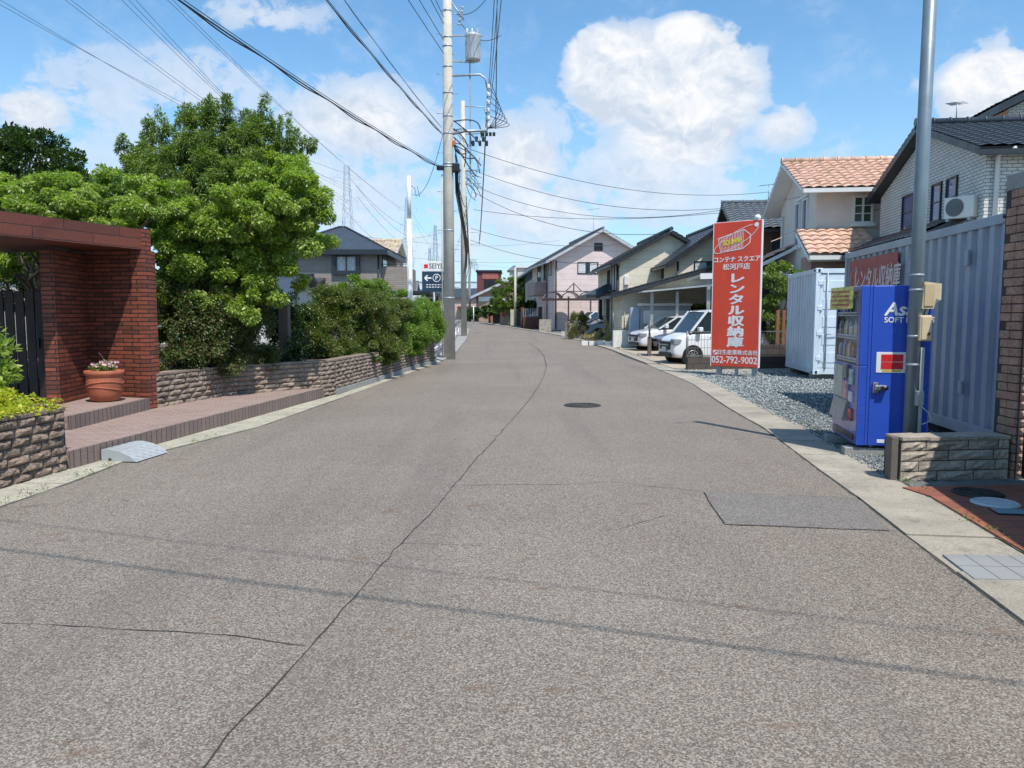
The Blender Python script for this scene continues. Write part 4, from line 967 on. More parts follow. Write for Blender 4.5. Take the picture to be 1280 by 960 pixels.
text('lettering', '052-792-9002', .255, wtext, rs, (cx, fz_, .43), bold=.005, sx=.86)
MB().box(.05, .17, fz_ - .001, fz_ + .002, .57, .69).build('company_mark', wtext, rs); MB().beam((.06, fz_ - .003, .59), (.16, fz_ - .003, .67), .03, .002, up=(0, 1, 0)).build('company_mark', redm, rs)
mb = MB(); Z = lambda x, z: (x * wS, fz_, S0 + z)           # logo lines: box seen at an angle with ribs
def ln(a, b_, w_=.018): mb.beam(Z(*a), Z(*b_), .004, w_, up=(0, 0, 1)) if abs(a[0] - b_[0]) > .02 else mb.beam(Z(*a), Z(*b_), w_, .004, up=(0, 1, 0))
p_tl, p_tr, p_bl, p_br = (.09, 3.30), (.64, 3.50), (.16, 2.95), (.62, 3.02)
for i in range(17):
    f = i / 16; ln((p_tl[0] + (p_tr[0] - p_tl[0]) * f, p_tl[1] + (p_tr[1] - p_tl[1]) * f), (p_bl[0] + (p_br[0] - p_bl[0]) * f, p_bl[1] + (p_br[1] - p_bl[1]) * f), .011)
for a, b_ in ((p_tl, p_tr), (p_bl, p_br), (p_tr, (.78, 3.36)), ((.78, 3.36), (.77, 3.16)), ((.77, 3.16), p_br)): mb.beam(Z(*a), Z(*b_), .02, .004, up=(0, 1, 0))
prev = None
for i in range(49):
    a = i / 48 * 6.2832 * .985 + .75; r_ = (.46 * math.cos(a), .15 * math.sin(a)); th = .62
    q = (.475 + r_[0] * 1.0, 3.27 + (r_[1] * 1.25 + r_[0] * .62)); 
    if prev: mb.beam(Z(*prev), Z(*q), .013, .004, up=(0, 1, 0))
    prev = q
mb.build('logo', wtext, rs)
MB().tube([(.90 * wS, fz_ - .003, S0 + 3.60), (.90 * wS, fz_ + .004, S0 + 3.60)], .055, 20).build('logo_dot', wtext, rs)
text('lettering', 'SQUARE', .175, yel, rs, (.40 * wS, fz_ - .006, S0 + 3.21), rot=(R(90), -R(9), 0), bold=.006, sx=.78)
MB().lathe([(.03, 0), (.075, .03), (.08, .07), (.05, .12), (0, .13)], (wS * .9, .03, S1 + .012), 14).build('lamp', wtext, rs)
# ================================================================= HOUSES
tile_dark = mat('tile_dark', (.045, .055, .068), .38, var=.25, vs=5, spec=.6)
tile_grey = mat('tile_grey', (.15, .165, .18), .42, var=.25, vs=6, spec=.6)
tile_or = mat('tile_orange', (.58, .38, .28), .75, var=.28, vs=5, bump=.3)
tile_beige = mat('tile_beige', (.50, .40, .29), .75, var=.35, vs=3)
trim_dark = mat('trim_dark', (.022, .026, .032), .4)
trim_white = mat('trim_white', (.70, .69, .66), .5, var=.04)
frame_dark = mat('frame_dark', (.035, .03, .03), .4, .3)
frame_al = mat('frame_alu', (.32, .34, .36), .4, .4)
curtain = mat('curtain', (.62, .65, .66), .8, var=.25, vs=9)
pane_m = mat('pane', (.035, .05, .07), .05, spec=.9, var=.05)
pane_b = mat('pane_blue', (.06, .10, .22), .06, spec=.9, var=.05)
def ribsiding(name, c, rh, bw=3.0, ms=.01, dark=.6):
    return brick(name, c, tuple(x * .94 for x in c), tuple(x * dark for x in c), bw, rh, ms, .8, off=.3, bump=.3, grain=25)
def house(name, label, loc, rz, w, d, h, rise, ridge, wall, roofm, over=.5, thick=.14, tile=(.3, .3, .03, .03), apex=.5, soffit=None, hip=0, cat='house', fascia=None, group=None, tiles=True):
    """near-left corner at loc. ridge 'x': gables left/right, 'y': gables front/back. apex = ridge position fraction"""
    h -= gz(loc[1]) * (1 if loc[1] < 150 else 0); t_ = empty(name, loc, rz, label, cat, group); fascia = fascia or trim_dark; soffit = soffit or fascia
    mb = MB()
    if hip: mb.box(0, w, 0, d, 0, h)
    elif ridge == 'x': mb.prism([(0, 0, 0), (0, d, 0), (0, d, h), (0, d * apex, h + rise), (0, 0, h)], (w, 0, 0))
    else: mb.prism([(0, 0, 0), (w, 0, 0), (w, 0, h), (w * apex, 0, h + rise), (0, 0, h)], (0, d, 0))
    mb.build('wall', wall, t_)
    rm = MB(); fm = MB(); tw, rh, am, st = tile; Th = thick
    if hip:
        o = over; zc = h + .02; e = [V((-o, -o, zc)), V((w + o, -o, zc)), V((w + o, d + o, zc)), V((-o, d + o, zc))]
        rl = hip; z1 = h + rise; c = V((w / 2, d / 2, z1))
        if ridge == 'x': r0, r1 = c - V((rl / 2, 0, 0)), c + V((rl / 2, 0, 0)); faces = [(e[0], e[1], r1, r0), (e[1], e[2], r1), (e[2], e[3], r0, r1), (e[3], e[0], r0)]
        else: r0, r1 = c - V((0, rl / 2, 0)), c + V((0, rl / 2, 0)); faces = [(e[0], e[1], r0), (e[1], e[2], r1, r0), (e[2], e[3], r1), (e[3], e[0], r0, r1)]
        for f in faces: rm.add(f, [tuple(range(len(f)))])
        rf = rm.build('roof', roofm, t_)
        fm.box(-o, w + o, -o, d + o, zc - Th, zc - .004); fm.build('fascia', fascia, rf)
        mm = MB()
        for a, b_ in ((e[0], r0), (e[1], r0 if ridge == 'y' else r1), (e[2], r1), (e[3], r0 if ridge == 'x' else r1), (r0, r1)): mm.tube([a + V((0, 0, .03)), b_ + V((0, 0, .03))], .06, 6)
        mm.build('ridge_cap', roofm, rf); return t_
    for side in (0, 1):
        if ridge == 'x':
            span = d * apex if side == 0 else d * (1 - apex); k = rise / span; run = span + over
            O = V((-over, d * apex, h + rise)); u = V((1, 0, 0)); v = V((0, -1 if side == 0 else 1, -k)); lu = w + 2 * over
        else:
            span = w * apex if side == 0 else w * (1 - apex); k = rise / span; run = span + over
            O = V((w * apex, -over, h + rise)); u = V((0, 1, 0)); v = V((-1 if side == 0 else 1, 0, -k)); lu = d + 2 * over
        L = run * math.sqrt(1 + k * k); vn = v.normalized(); n = u.cross(vn); n = n if n.z > 0 else -n
        O2 = O + n * (Th + .03)
        if tiles: stepgrid(rm, O2, u, vn, lu, L + .03, tw, rh, am, st, n)
        q = [O + n * .02, O + n * .02 + u * lu, O + n * .02 + u * lu + vn * L, O + n * .02 + vn * L]
        if not tiles: rm.prism([p + n * (Th + .004) for p in q], n * .02)
        fm.prism(q, n * Th)
    rf = rm.build('roof', roofm, t_, recalc=False)
    fm.build('fascia', fascia, rf)
    mm = MB(); a = V((-over, d * apex, 0)) if ridge == 'x' else V((w * apex, -over, 0)); a.z = h + rise + Th * 1.15 + .08
    b_ = a + (V((w + 2 * over, 0, 0)) if ridge == 'x' else V((0, d + 2 * over, 0))); mm.tube([a, b_], .095, 8)
    kk = int((b_ - a).length / .45)
    for i in range(kk + 1): c_ = a.lerp(b_, i / kk); mm.tube([c_ - (b_ - a).normalized() * .02, c_ + (b_ - a).normalized() * .02], .12, 8)
    mm.build('ridge_cap', roofm, rf)
    # gutters along eaves
    for side in (0, 1):
        if ridge == 'x':
            y = -over - .07 if side == 0 else d + over + .07; z = h - over * rise / (d * (apex if side == 0 else 1 - apex)); p0, p1 = (-over, y, z + .06), (w + over, y, z + .06)
        else:
            x = -over - .07 if side == 0 else w + over + .07; z = h - over * rise / (w * (apex if side == 0 else 1 - apex)); p0, p1 = (x, -over, z + .06), (x, d + over, z + .06)
        MB().beam(p0, p1, .11, .12).build('gutter', fascia, rf)
    return t_
def window(root, face, u, z, w, h, fr=None, pane=None, split=True, cur=False, w_tot=None, d_tot=None, bars=0, sill=False, dep=.05, off=0):
    fr = fr or frame_dark; pane = pane or pane_m; f = MB(); b_ = .05; z -= root.location.z if root.location.y > 35 else 0
    def bx(mb, u0, u1, o0, o1, z0, z1):
        if face == 'front': mb.box(u0, u1, -o1 + off, -o0 + off, z0, z1)
        elif face == 'left': mb.box(-o1 + off, -o0 + off, u0, u1, z0, z1)
        elif face == 'right': mb.box(w_tot + o0, w_tot + o1, u0, u1, z0, z1)
        return mb
    for (a, b2, c, d_) in ((u - b_, u, z - b_, z + h + b_), (u + w, u + w + b_, z - b_, z + h + b_), (u, u + w, z + h, z + h + b_), (u, u + w, z - b_, z)): bx(f, a, b2, -.01, dep, c, d_)
    if split: bx(f, u + w / 2 - .025, u + w / 2 + .025, .003, dep - .01, z, z + h)
    for k in range(bars): bx(f, u, u + w, .003, dep - .015, z + h * (k + 1) / (bars + 1) - .012, z + h * (k + 1) / (bars + 1) + .012)
    fo = f.build('window', fr, root)
    bx(MB(), u, u + w, .002, .012, z, z + h).build('pane', pane, fo)
    if cur:
        c = MB(); n_ = max(4, int(w * .36 / .05))
        for s_ in (0, 1):
            for i in range(n_):
                x0 = u + .02 + (w * .60 if s_ else 0) + i * w * .36 / n_; bx(c, x0, x0 + w * .36 / n_ * .8, .013, .018 + .004 * (i % 2), z + .03, z + h - .01)
        c.build('curtain', curtain, fo)
    if sill: bx(MB(), u - .12, u + w + .12, -.002, dep + .07, z - .16, z - .055).build('sill', trim_white, fo)
    return fo
def ac_unit(loc, rz, label, s=1):
    t_ = empty('air_conditioner', loc, rz, label, 'air conditioner'); wh = mat('ac_white', (.66, .65, .60), .5, var=.06)
    MB().bbox(0, .80 * s, 0, .30 * s, .04, .62 * s, .012).build('casing', wh, t_)
    mb = MB()
    for r_ in (.24, .19, .14, .09, .04): mb.tube([(.30 * s + math.cos(a) * r_ * s, -.008, .33 * s + math.sin(a) * r_ * s) for a in [i * 6.2832 / 28 for i in range(29)]], .005, 4, False)
    mb.build('grille', frame_dark, t_); MB().tube([(.30 * s, -.004, .33 * s), (.30 * s, .002, .33 * s)], .24 * s, 24).build('fan_disc', mat('fan_grey', (.18, .19, .19), .6), t_)
    MB().box(.05, .12, .0, .3 * s, -.03, .04).box(.65 * s, .72 * s, 0, .3 * s, -.03, .04).build('foot', steelgrey, t_)
    return t_
def antenna(loc, label, h=1.2, rz=0):
    t_ = empty('antenna', loc, rz, label, 'antenna'); MB().tube([(0, 0, 0), (0, 0, h)], .018, 5).build('mast', steelgrey, t_)
    mb = MB().tube([(-.5, 0, h - .1), (.5, 0, h + .05)], .012, 5)
    for i in range(7): x = -.45 + i * .15; mb.tube([(x, -.22, h - .1 + (x + .5) * .15), (x, .22, h - .1 + (x + .5) * .15)], .008, 4)
    mb.build('boom', steelgrey, t_); return t_

# 1 --- white brick house (right)
wbrick = brick('white_tile_brick', (.72, .70, .65), (.63, .61, .565), (.24, .235, .22), .235, .085, .010, .7, bump=.7, var=.3)
H = house('white_brick_house', 'white brick tiled house with a dark tiled gable roof behind the grey container', (11.3, 18.7, 0), -R(7.2), 13, 7.2, 5.45, 1.3, 'x', wbrick, tile_dark, over=.32, thick=.18, tile=(.30, .27, .025, .03))
for u, w_ in ((1.5, .55), (2.45, .55), (4.35, .8)): window(H, 'left', u, 4.2, w_, .95, frame_dark, pane_b, split=False, bars=1)
for x, z1 in ((.22, 5.35), (.55, 4.75)):
    MB().tube([(x, -.08, .2), (x, -.08, z1)] + ([(x + .1, -.2, z1 + .1), (x + .25, -.4, z1 + .12)] if z1 > 5 else []), .055, 8).build('downpipe', trim_white, H)
MB().tube([(.55, -.1, 3.6), (.1, -.1, 3.55), (-.25, .1, 3.56), (-.3, .8, 3.66)], .04, 6).build('pipe', trim_white, H)
pr = MB(); stepgrid(pr, (-.02, 7.3, 4.15), (0, -1, 0), V((-1, 0, -.42)), 6.6, 1.6, .30, .27, .02, .03); pf = pr.build('porch_roof', tile_dark, H, recalc=False)
MB().prism([(-.02, .7, 4.0), (-.02, 7.3, 4.0), (-1.5, 7.3, 3.36), (-1.5, .7, 3.36)], (0, 0, .12)).build('fascia', trim_dark, pf)
MB().box(-1.15, -.01, .9, 7.1, 0, 3.38).build('porch_wall', wbrick, H)
MB().prism([(4.55, 8.9, 5.0), (10.5, 8.9, 5.0), (10.5, 8.9, 8.6), (7.5, 8.9, 10.1), (4.55, 8.9, 8.6)], (0, 5, 0)).build('upper_wall', wbrick, H)
ur = MB(); stepgrid(ur, (7.5, 8.3, 10.42), (0, 1, 0), V((-1, 0, -.5)), 6, 3.95, .3, .27, .025, .03); stepgrid(ur, (7.5, 8.3, 10.42), (0, 1, 0), V((1, 0, -.5)), 6, 3.9, .3, .27, .025, .03)
uo = ur.build('upper_roof', tile_dark, H, recalc=False)
MB().prism([(7.5, 8.32, 10.12), (3.98, 8.32, 8.36), (3.98, 8.32, 8.62), (7.5, 8.32, 10.38), (11, 8.32, 8.62), (11, 8.32, 8.36)], (0, 5.9, 0)).build('fascia', trim_dark, uo)
hm = Matrix = M4.Translation(H.location) @ M4.Rotation(H.rotation_euler.z, 4, 'Z')
ac_unit(hm @ V((-.60, .75, 3.95)), -R(7.2) - R(52), 'white air conditioner unit hung on the shaded wall of the white brick house', .9)
antenna(hm @ V((.75, 3.6, 7.0)), 'thin rooftop antenna on the dark ridge of the white brick house', .55, .9)

# 2 --- cream house with orange tiles
creamw = mat('cream_stucco', (.66, .60, .535), .85, bump=.2, bs=50, var=.05, dirt=.08, dcol=(.4, .36, .3))
H = house('cream_house', 'cream rendered house with orange clay tile roofs between the sign and the white brick house', (10.52, 27.0, -.2), -R(7.2), 5.2, 4.9, 5.5, 1.08, 'x', creamw, tile_or, over=.55, thick=.10, tile=(.30, .34, .05, .045), fascia=trim_white)
H.scale = (1.125,) * 3
window(H, 'front', 1.12, 4.45, .48, .72, trim_white, mat('pane_green', (.05, .09, .06), .1, spec=.8), bars=2, sill=True, dep=.09)
for u in (.95, 1.95): window(H, 'left', u, 3.95, .5, 1.35, trim_white, pane_b, split=False, sill=True, dep=.07)
MB().bbox(-.055, -.001, .95, 2.5, 5.40, 5.47, .01).build('trim_band', trim_white, H)
MB().box(-.4, 1.25, -1.25, -.01, 0, 3.35).build('porch_wall', mat('brown_stucco', (.30, .20, .155), .8), H)
pr = MB(); stepgrid(pr, (-.6, -.01, 4.25), (1, 0, 0), V((0, -1, -.52)), 2.05, 2.0, .30, .34, .05, .045); stepgrid(pr, (-.58, -.0, 4.2), (0, 1, 0), V((-1, 0, -.52)), .02, .8, .3, .34, .02, .045)
pf = pr.build('porch_roof', tile_or, H, recalc=False)
MB().prism([(-.6, 0, 4.05), (-.6, -1.75, 3.14), (-.6, -1.75, 3.26), (-.6, 0, 4.18)], (2.05, 0, 0)).build('fascia', trim_white, pf)
MB().beam((-.6, -1.83, 3.24), (1.45, -1.83, 3.24), .11, .12).build('gutter', trim_white, pf)
MB().prism([(-.35, -.01, 3.34), (-.35, -1.25, 3.34), (-.35, -.01, 3.98)], (1.7, 0, 0)).build('gable', creamw, H)
lw = MB(); stepgrid(lw, (-.02, 5.6, 4.0), (0, -1, 0), V((-1, 0, -.5)), 3.2, 1.5, .3, .34, .05, .045); lo_ = lw.build('side_roof', tile_or, H, recalc=False)
MB().prism([(0, 2.4, 3.82), (-1.3, 2.4, 3.17), (-1.3, 2.4, 3.3), (0, 2.4, 3.94)], (0, 3.2, 0)).build('fascia', trim_white, lo_)
MB().tube([(-.07, 4.4, .2), (-.07, 4.4, 5.2)], .04, 6).build('downpipe', trim_white, H)
# dark end gable of neighbour roof meets at the right

# 3 --- dark tiled house
H = house('brown_house', 'brown walled house with a grey pantile gable roof behind the red sign', (10.46, 34.5, -.18), -R(7.2), 8.0, 5.2, 5.15, 1.1, 'x', mat('brown_wall', (.20, .12, .08), .8, bump=.2), tile_grey, over=.7, thick=.13, tile=(.30, .30, .05, .045), fascia=mat('trim_brown', (.05, .035, .03), .5))
H.scale = (1.113,) * 3
window(H, 'front', 1.0, 3.6, 1.6, 1.0, frame_dark)
antenna((12.2, 37.2, 7.0), 'small roof antenna above the grey pantile ridge', .8, .3)
pr = MB(); stepgrid(pr, (-.6, -.01, 3.9), (1, 0, 0), V((0, -1, -.45)), 5, 3.2, .3, .3, .05, .045); pf = pr.build('porch_roof', tile_grey, H, recalc=False)
MB().prism([(-.6, 0, 3.7), (-.6, -2.9, 2.4), (-.6, -2.9, 2.55), (-.6, 0, 3.85)], (5, 0, 0)).build('fascia', trim_dark, pf)
for x in (-.4, 2.0, 4.2): MB().bbox(x, x + .15, -2.6, -2.45, 0, 2.6).build('post', steelgrey, pf)

# 4 --- beige pair
beige = ribsiding('beige_siding', (.74, .68, .54), .45, 3.0)
H = house('beige_house', 'beige sided house with a steep dark roof, the farther of the beige pair', (5.9, 42.5, 0), R(2), 5.4, 8, 4.5, 1.5, 'y', beige, tile_dark, over=.5, thick=.16, tile=(.6, .3, 0, .03), apex=.5)
MB().tube([(-.08, .12, .1), (-.08, .12, 4.2)], .05, 6).build('downpipe', frame_dark, H); MB().bbox(.25, .5, -.12, 0, 3.1, 3.6, .02).build('vent_hood', trim_white, H); window(H, 'left', .8, 2.9, 1.6, 1.5, frame_dark, cur=True); window(H, 'left', 3.2, 3.0, .8, 1.2, frame_dark)
MB().bbox(-.35, -.0, .7, 2.6, 2.75, 2.85, .01).build('balcony_ledge', frame_dark, H)
H = house('beige_house', 'beige sided house with two small black louvres under its gable, beside the red sign', (8.35, 39.6, 0), R(2), 4.6, 6, 4.35, 1.65, 'y', beige, tile_dark, over=.5, thick=.16, tile=(.6, .3, 0, .03))
window(H, 'front', 1.0, 3.3, 1.6, 1.0, frame_dark, cur=True); MB().tube([(.1, -.08, .1), (.1, -.08, 4.2)], .05, 6).build('downpipe', frame_dark, H)
for x in (2.0, 2.6): MB().box(x, x + .22, -.02, -.001, 4.85, 5.3).build('louvre', black, H)
window(H, 'left', 2.6, 3.6, .8, .7, frame_dark)
H = house('beige_annex', 'single storey beige wing with a long lean-to dark roof in front of the beige pair', (5.3, 37.2, 0), R(2), 5.0, 2.2, 2.55, 1.32, 'y', beige, tile_dark, over=.55, thick=.16, tile=(.6, .3, 0, .03), apex=.97, cat='house')
# 5 --- pink house
pink = ribsiding('pink_siding', (.71, .59, .56), .45, 3.0)
pinkd = ribsiding('pink_siding_dark', (.38, .28, .27), .45, 3.0)
H = house('pink_house', 'two storey pink sided house with a grey gable roof and white barge boards', (3.42, 62.0, 0), R(7), 7.5, 12, 6.1, 2.1, 'y', pink, tile_grey, over=.7, thick=.2, tile=(.55, .3, 0, .03), fascia=mat('barge', (.42, .44, .46), .5))
window(H, 'front', 1.9, 4.95, 1.6, .85, frame_dark, cur=True)
MB().box(3.2, 3.9, -.03, -.001, 6.35, 7.0).build('louvre', frame_dark, H)
window(H, 'left', 1.3, 4.9, 1.4, 1.1, frame_dark, cur=True); window(H, 'left', 4.4, 4.6, .8, 1.4, frame_dark); window(H, 'left', 7.0, 4.3, 1.7, 1.8, frame_dark)
bl = MB().bbox(-1.1, 0, 3.6, 8.2, 2.9, 4.0, .02).build('balcony', pinkd, H); MB().tube([(-1.05, 3.7, 4.12), (-1.05, 8.1, 4.12)], .03, 6).build('balcony_rail', frame_al, bl)
MB().tube([(-.1, 3.2, .1), (-.1, 3.2, 5.6)], .05, 6).build('downpipe', frame_dark, H); MB().tube([(.1, -.08, .1), (.1, -.08, 5.6)], .05, 6).build('downpipe', frame_dark, H)
window(H, 'front', 4.2, 1.2, 1.5, .8, frame_dark, cur=True)
MB().bbox(5.6, 5.85, -.1, 0, 3.6, 4.0, .02).build('meter', frame_al, H)
antenna((7.0, 67, 8.1), 'tall thin antenna mast on the ridge of the pink house', 2.6, .2)
H = house('grey_green_house', 'dark grey green house mostly hidden behind the left side of the pink house', (1.35, 78, 0), R(6), 3.0, 6, 5.6, 1.0, 'y', mat('slate_wall', (.10, .13, .13), .7), tile_dark, over=.5, tiles=False)
window(H, 'left', 1.5, 3.4, 1.3, 1.2, frame_dark)
# 6 --- grey brown house (left)
gsid = brick('taupe_siding', (.33, .28, .245), (.28, .24, .21), (.17, .15, .13), .9, .13, .010, .8, bump=.4)
H = house('taupe_house', 'taupe block sided house with a dark hip roof behind the left garden', (-13.9, 47, 0), 0, 5.9, 6.5, 5.5, 1.75, 'x', gsid, tile_dark, over=.55, thick=.3, hip=.4)
b_ = window(H, 'front', 3.3, 4.15, 1.15, .98, trim_dark, curtain, split=True, cur=True, dep=.2)
MB().box(3.05, 4.7, -.22, -.001, 3.85, 4.08).box(3.05, 3.24, -.22, -.001, 4.08, 5.2).box(4.51, 4.7, -.22, -.001, 4.08, 5.2).build('bay_frame', trim_dark, H)
MB().box(5.9, 7.5, .3, 4.5, 0, 4.35).build('balcony', gsid, H)
MB().box(5.905, 7.45, .5, 4.3, 4.36, 4.38).tube([(5.9, .35, 4.5), (7.5, .35, 4.5)], .02, 5).build('balcony_rail', frame_dark, H)
MB().box(5.902, 5.96, .8, 2.2, 4.4, 5.4).build('balcony_door', pane_m, H)
MB().tube([(5.82, -.08, .1), (5.82, -.08, 5.4)], .05, 6).build('downpipe', trim_dark, H)
lr = MB().prism([(-6, -2.6, 3.0), (2.6, -2.6, 3.0), (2.6, -.02, 3.55), (-6, -.02, 3.55)], (0, 0, .12)).build('porch_roof', tile_dark, H)
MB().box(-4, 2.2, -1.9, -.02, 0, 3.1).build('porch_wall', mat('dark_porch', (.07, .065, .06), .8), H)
H = house('sandy_house', 'beige house with a mottled sandy tile roof behind the taupe house', (-13.5, 60, 0), 0, 4.2, 6, 6.2, 1.25, 'x', mat('sandy_wall', (.42, .34, .26), .8), tile_beige, over=.4, thick=.12, tile=(.3, .35, .04, .04), fascia=trim_white)
_h = None; wbuild = mat('pale_wall', (.55, .53, .50), .8)
H = house('pale_house', 'pale walled house glimpsed through the foliage behind the garden trees', (-18.5, 36, 0), 0, 8, 6, 2.5, .9, 'x', wbuild, tile_dark, over=.5, tiles=False)
window(H, 'front', 2, 1.2, 1.6, 1.0)
# dark carport roof beyond the garden
cp = empty('dark_carport', (-7.3, 37, 0), 0, 'flat black carport roof on dark posts between the taupe house and the white pole', 'carport')
MB().bbox(0, 3.4, 0, 5, 2.5, 2.68, .02).build('roof', trim_dark, cp)
for x in (.1, 3.2):
    for y in (.1, 4.8): MB().bbox(x, x + .1, y, y + .1, 0, 2.5).build('post', trim_dark, cp)
MB().box(.3, 3.3, 4.9, 4.98, 0, 2.4).build('back_panel', mat('carport_back', (.16, .15, .14), .8), cp)

# 7 --- far houses at the end of the street
tanb = brick('tan_brick', (.40, .27, .20), (.36, .24, .18), (.25, .18, .14), .6, .3, .02, .8)
H = house('tan_brick_house', 'tan brick house with a long white edged sloping roof at the street end', (-4.6, 104, 0), R(4), 10, 9, 4.2, 2.3, 'y', tanb, tile_grey, over=.9, thick=.3, fascia=mat('barge', (.42, .44, .46)), apex=.5, tiles=False)
window(H, 'front', 1.1, 1.6, 2.4, .9, frame_al, cur=True); MB().box(.1, 4.0, -.05, -.001, 2.7, 3.3).build('white_band', trim_white, H); window(H, 'left', 1, 3.2, 1.8, 1.2)
def block(name, label, x, y, w, d, h, m_, rz=0, extra=None, cat='building'):
    t_ = empty(name, (x, y, 0), rz, label, cat); MB().box(0, w, 0, d, 0, h).build('wall', m_, t_)
    if extra: extra(t_)
    return t_
maroon = mat('maroon_panel', (.15, .04, .035), .6, var=.1)
def ex_red(t_):
    MB().bbox(-.2, 4.2, -.3, 8.2, 8.05, 8.35, .03).build('roof', trim_dark, t_); MB().box(.9, 3.6, -.08, -.001, 6.9, 7.9).build('fascia_panel', mat('salmon', (.36, .12, .09), .6), t_)
    MB().box(1.2, 3.5, -.06, -.001, 4.6, 6.7).build('opening', black, t_)
block('maroon_building', 'dark maroon flat roofed building with a salmon fascia at the far end of the street', -5.9, 130, 4.0, 8, 8.0, maroon, 0, ex_red)
def ex_g(t_): MB().prism([(-.4, -.4, 8.0), (5.4, -.4, 8.0), (4.4, 3, 9.0), (.6, 3, 9.0)], (0, 6, 0)).build('roof', tile_grey, t_); window(t_, 'front', 1, 6, 2, 1)
block('grey_roof_house', 'house with a grey tile roof rising behind the tan brick house', -.4, 125, 5, 8, 8.0, mat('pale_wall', (.5, .5, .5)), 0, ex_g)
def ex_w(t_): MB().bbox(-.3, 6.3, -.3, 8, 7.5, 7.8, .03).build('roof', trim_white, t_); window(t_, 'front', 1, 5, 2, 1); window(t_, 'front', 3.8, 5, 1.2, 1)
block('cream_block', 'pale cream flat roofed building behind the clipped pine', .8, 110, 6, 8, 7.5, mat('cream_wall_far', (.55, .50, .40), .8), 0, ex_w)
def ex_h(t_):
    MB().prism([(-.5, -.6, 5.0), (11, -.6, 5.0), (10, 3, 6.9), (.6, 3, 6.9)], (0, 6, 0)).build('roof', tile_dark, t_); MB().box(6, 11.8, -2, -.05, 2.9, 3.3).build('canopy', maroon, t_); window(t_, 'front', 2, 1, 3, 1.4)
block('long_roof_house', 'house with a broad dark roof and tan wall under the far viaduct', -16.5, 150, 10.5, 8, 5.0, mat('tan_wall_far', (.50, .38, .30), .8), 0, ex_h)
# viaduct
vd = empty('viaduct', (-60, 230, 0), R(2), 'long raised grey viaduct with a panelled parapet across the far background', 'viaduct')
vg = mat('viaduct_grey', (.42, .46, .48), .6, var=.06)
MB().box(-80, 140, 0, 9, 8.6, 9.6).build('deck', vg, vd); mb = MB(); mb2 = MB()
for i in range(56): x = -78 + i * 3.9; mb.box(x, x + 3.6, -.25, -.05, 9.3, 11.2)
for i in range(10): x = -76 + i * 22; mb2.box(x, x + 2, 1, 7, 0, 8.6)
MB().box(-80, 140, -.35, -.1, 11.25, 11.6).build('rail', mat('viaduct_rail', (.16, .20, .25), .5), vd)
mb.build('parapet', mat('viaduct_panel', (.55, .62, .66), .35), vd); mb2.build('pier', vg, vd)
# distant town mass: simple houses standing left and right
rgd = random.Random(17)
for i, (x, y) in enumerate([(-24, 118), (-45, 60)]):
    c_ = rgd.choice([(.5, .48, .44), (.42, .36, .3), (.36, .33, .3), (.55, .55, .53)])
    H = house('distant_house', ['tan distant house glimpsed just under the parking direction sign', 'grey roofed house glimpsed behind the gate at the left edge'][i], (x, y, 0), rgd.uniform(-.1, .1), 9, 8, 5.2, 1.5, 'x', mat('far_wall_%d' % (i % 4), c_, .8), rgd.choice([tile_dark, tile_grey]), over=.5, tiles=False, group='distant houses beyond the street')
    window(H, 'front', 2, 3.6, 1.8, 1.1)

# ================================================================= FRONT YARDS RIGHT
def post(mb, x, y, h, s=.06, z0=0): mb.box(x - s / 2, x + s / 2, y - s / 2, y + s / 2, z0, h)
# arched brown carport of the pink house
ac_ = empty('arched_carport', (2.45, 58.6, 0), R(1), 'brown framed carport with arched translucent roof bays in front of the pink house', 'carport')
ac_.scale = (1.12, 1.12, 1.05)
brn = mat('carport_brown', (.06, .035, .03), .5)
poly = mat('poly_roof', (.42, .30, .25), .3)
for x in (.15, 1.6, 3.1, 4.5, 5.6): MB().box(x, x + .1, 0, .1, 0, 2.55).build('post', brn, ac_)
MB().box(0, 5.9, 0, .1, 2.3, 2.42).box(0, 5.9, 2.3, 2.4, 2.3, 2.42).build('beam', brn, ac_)
for k in range(5):
    mb = MB(); x0 = k * 1.17 + .02; arc = [(x0 + .585 - .57 * math.cos(a), .02, 2.43 + .45 * math.sin(a)) for a in [i * math.pi / 8 for i in range(9)]]
    for p0, p1 in zip(arc[:-1], arc[1:]): mb.add([p0, p1, (p1[0], 2.4, p1[2]), (p0[0], 2.4, p0[2])], [(0, 1, 2, 3)])
    mb.build('roof_bay', poly, ac_, recalc=False); MB().tube(arc, .035, 6).build('arch', brn, ac_)
mb = MB()
for k in (2.0, 4.4): mb.tube([(k - .55, .05, 2.9), (k, .05, 3.5), (k + .55, .05, 2.9)], .035, 5); mb.tube([(k, .05, 2.9), (k, .05, 3.55)], .04, 5)
mb.tube([(.6, .05, 2.92), (5.8, .05, 2.92)], .03, 5); mb.build('truss', brn, ac_)
# dark hipped canopy
dc = empty('dark_canopy', (4.55, 44.6, 0), R(1), 'low black hipped canopy on thick black posts over the pale blue car', 'carport')
MB().add([(-.3, -.3, 2.6), (4.6, -.3, 2.6), (4.6, 3.6, 2.6), (-.3, 3.6, 2.6), (1.8, 1.5, 3.6), (3.4, 1.5, 3.6)], [(0, 1, 5, 4), (1, 2, 5), (2, 3, 4, 5), (3, 0, 4)]).build('roof', tile_dark, dc)
MB().box(-.3, 4.6, -.3, 3.6, 2.42, 2.59).build('fascia', trim_dark, dc)
for x, y in ((.9, 0), (1.25, .3), (3.4, 0), (.9, 3.2)): MB().box(x, x + .2, y, y + .2, 0, 2.42).build('post', trim_dark, dc)
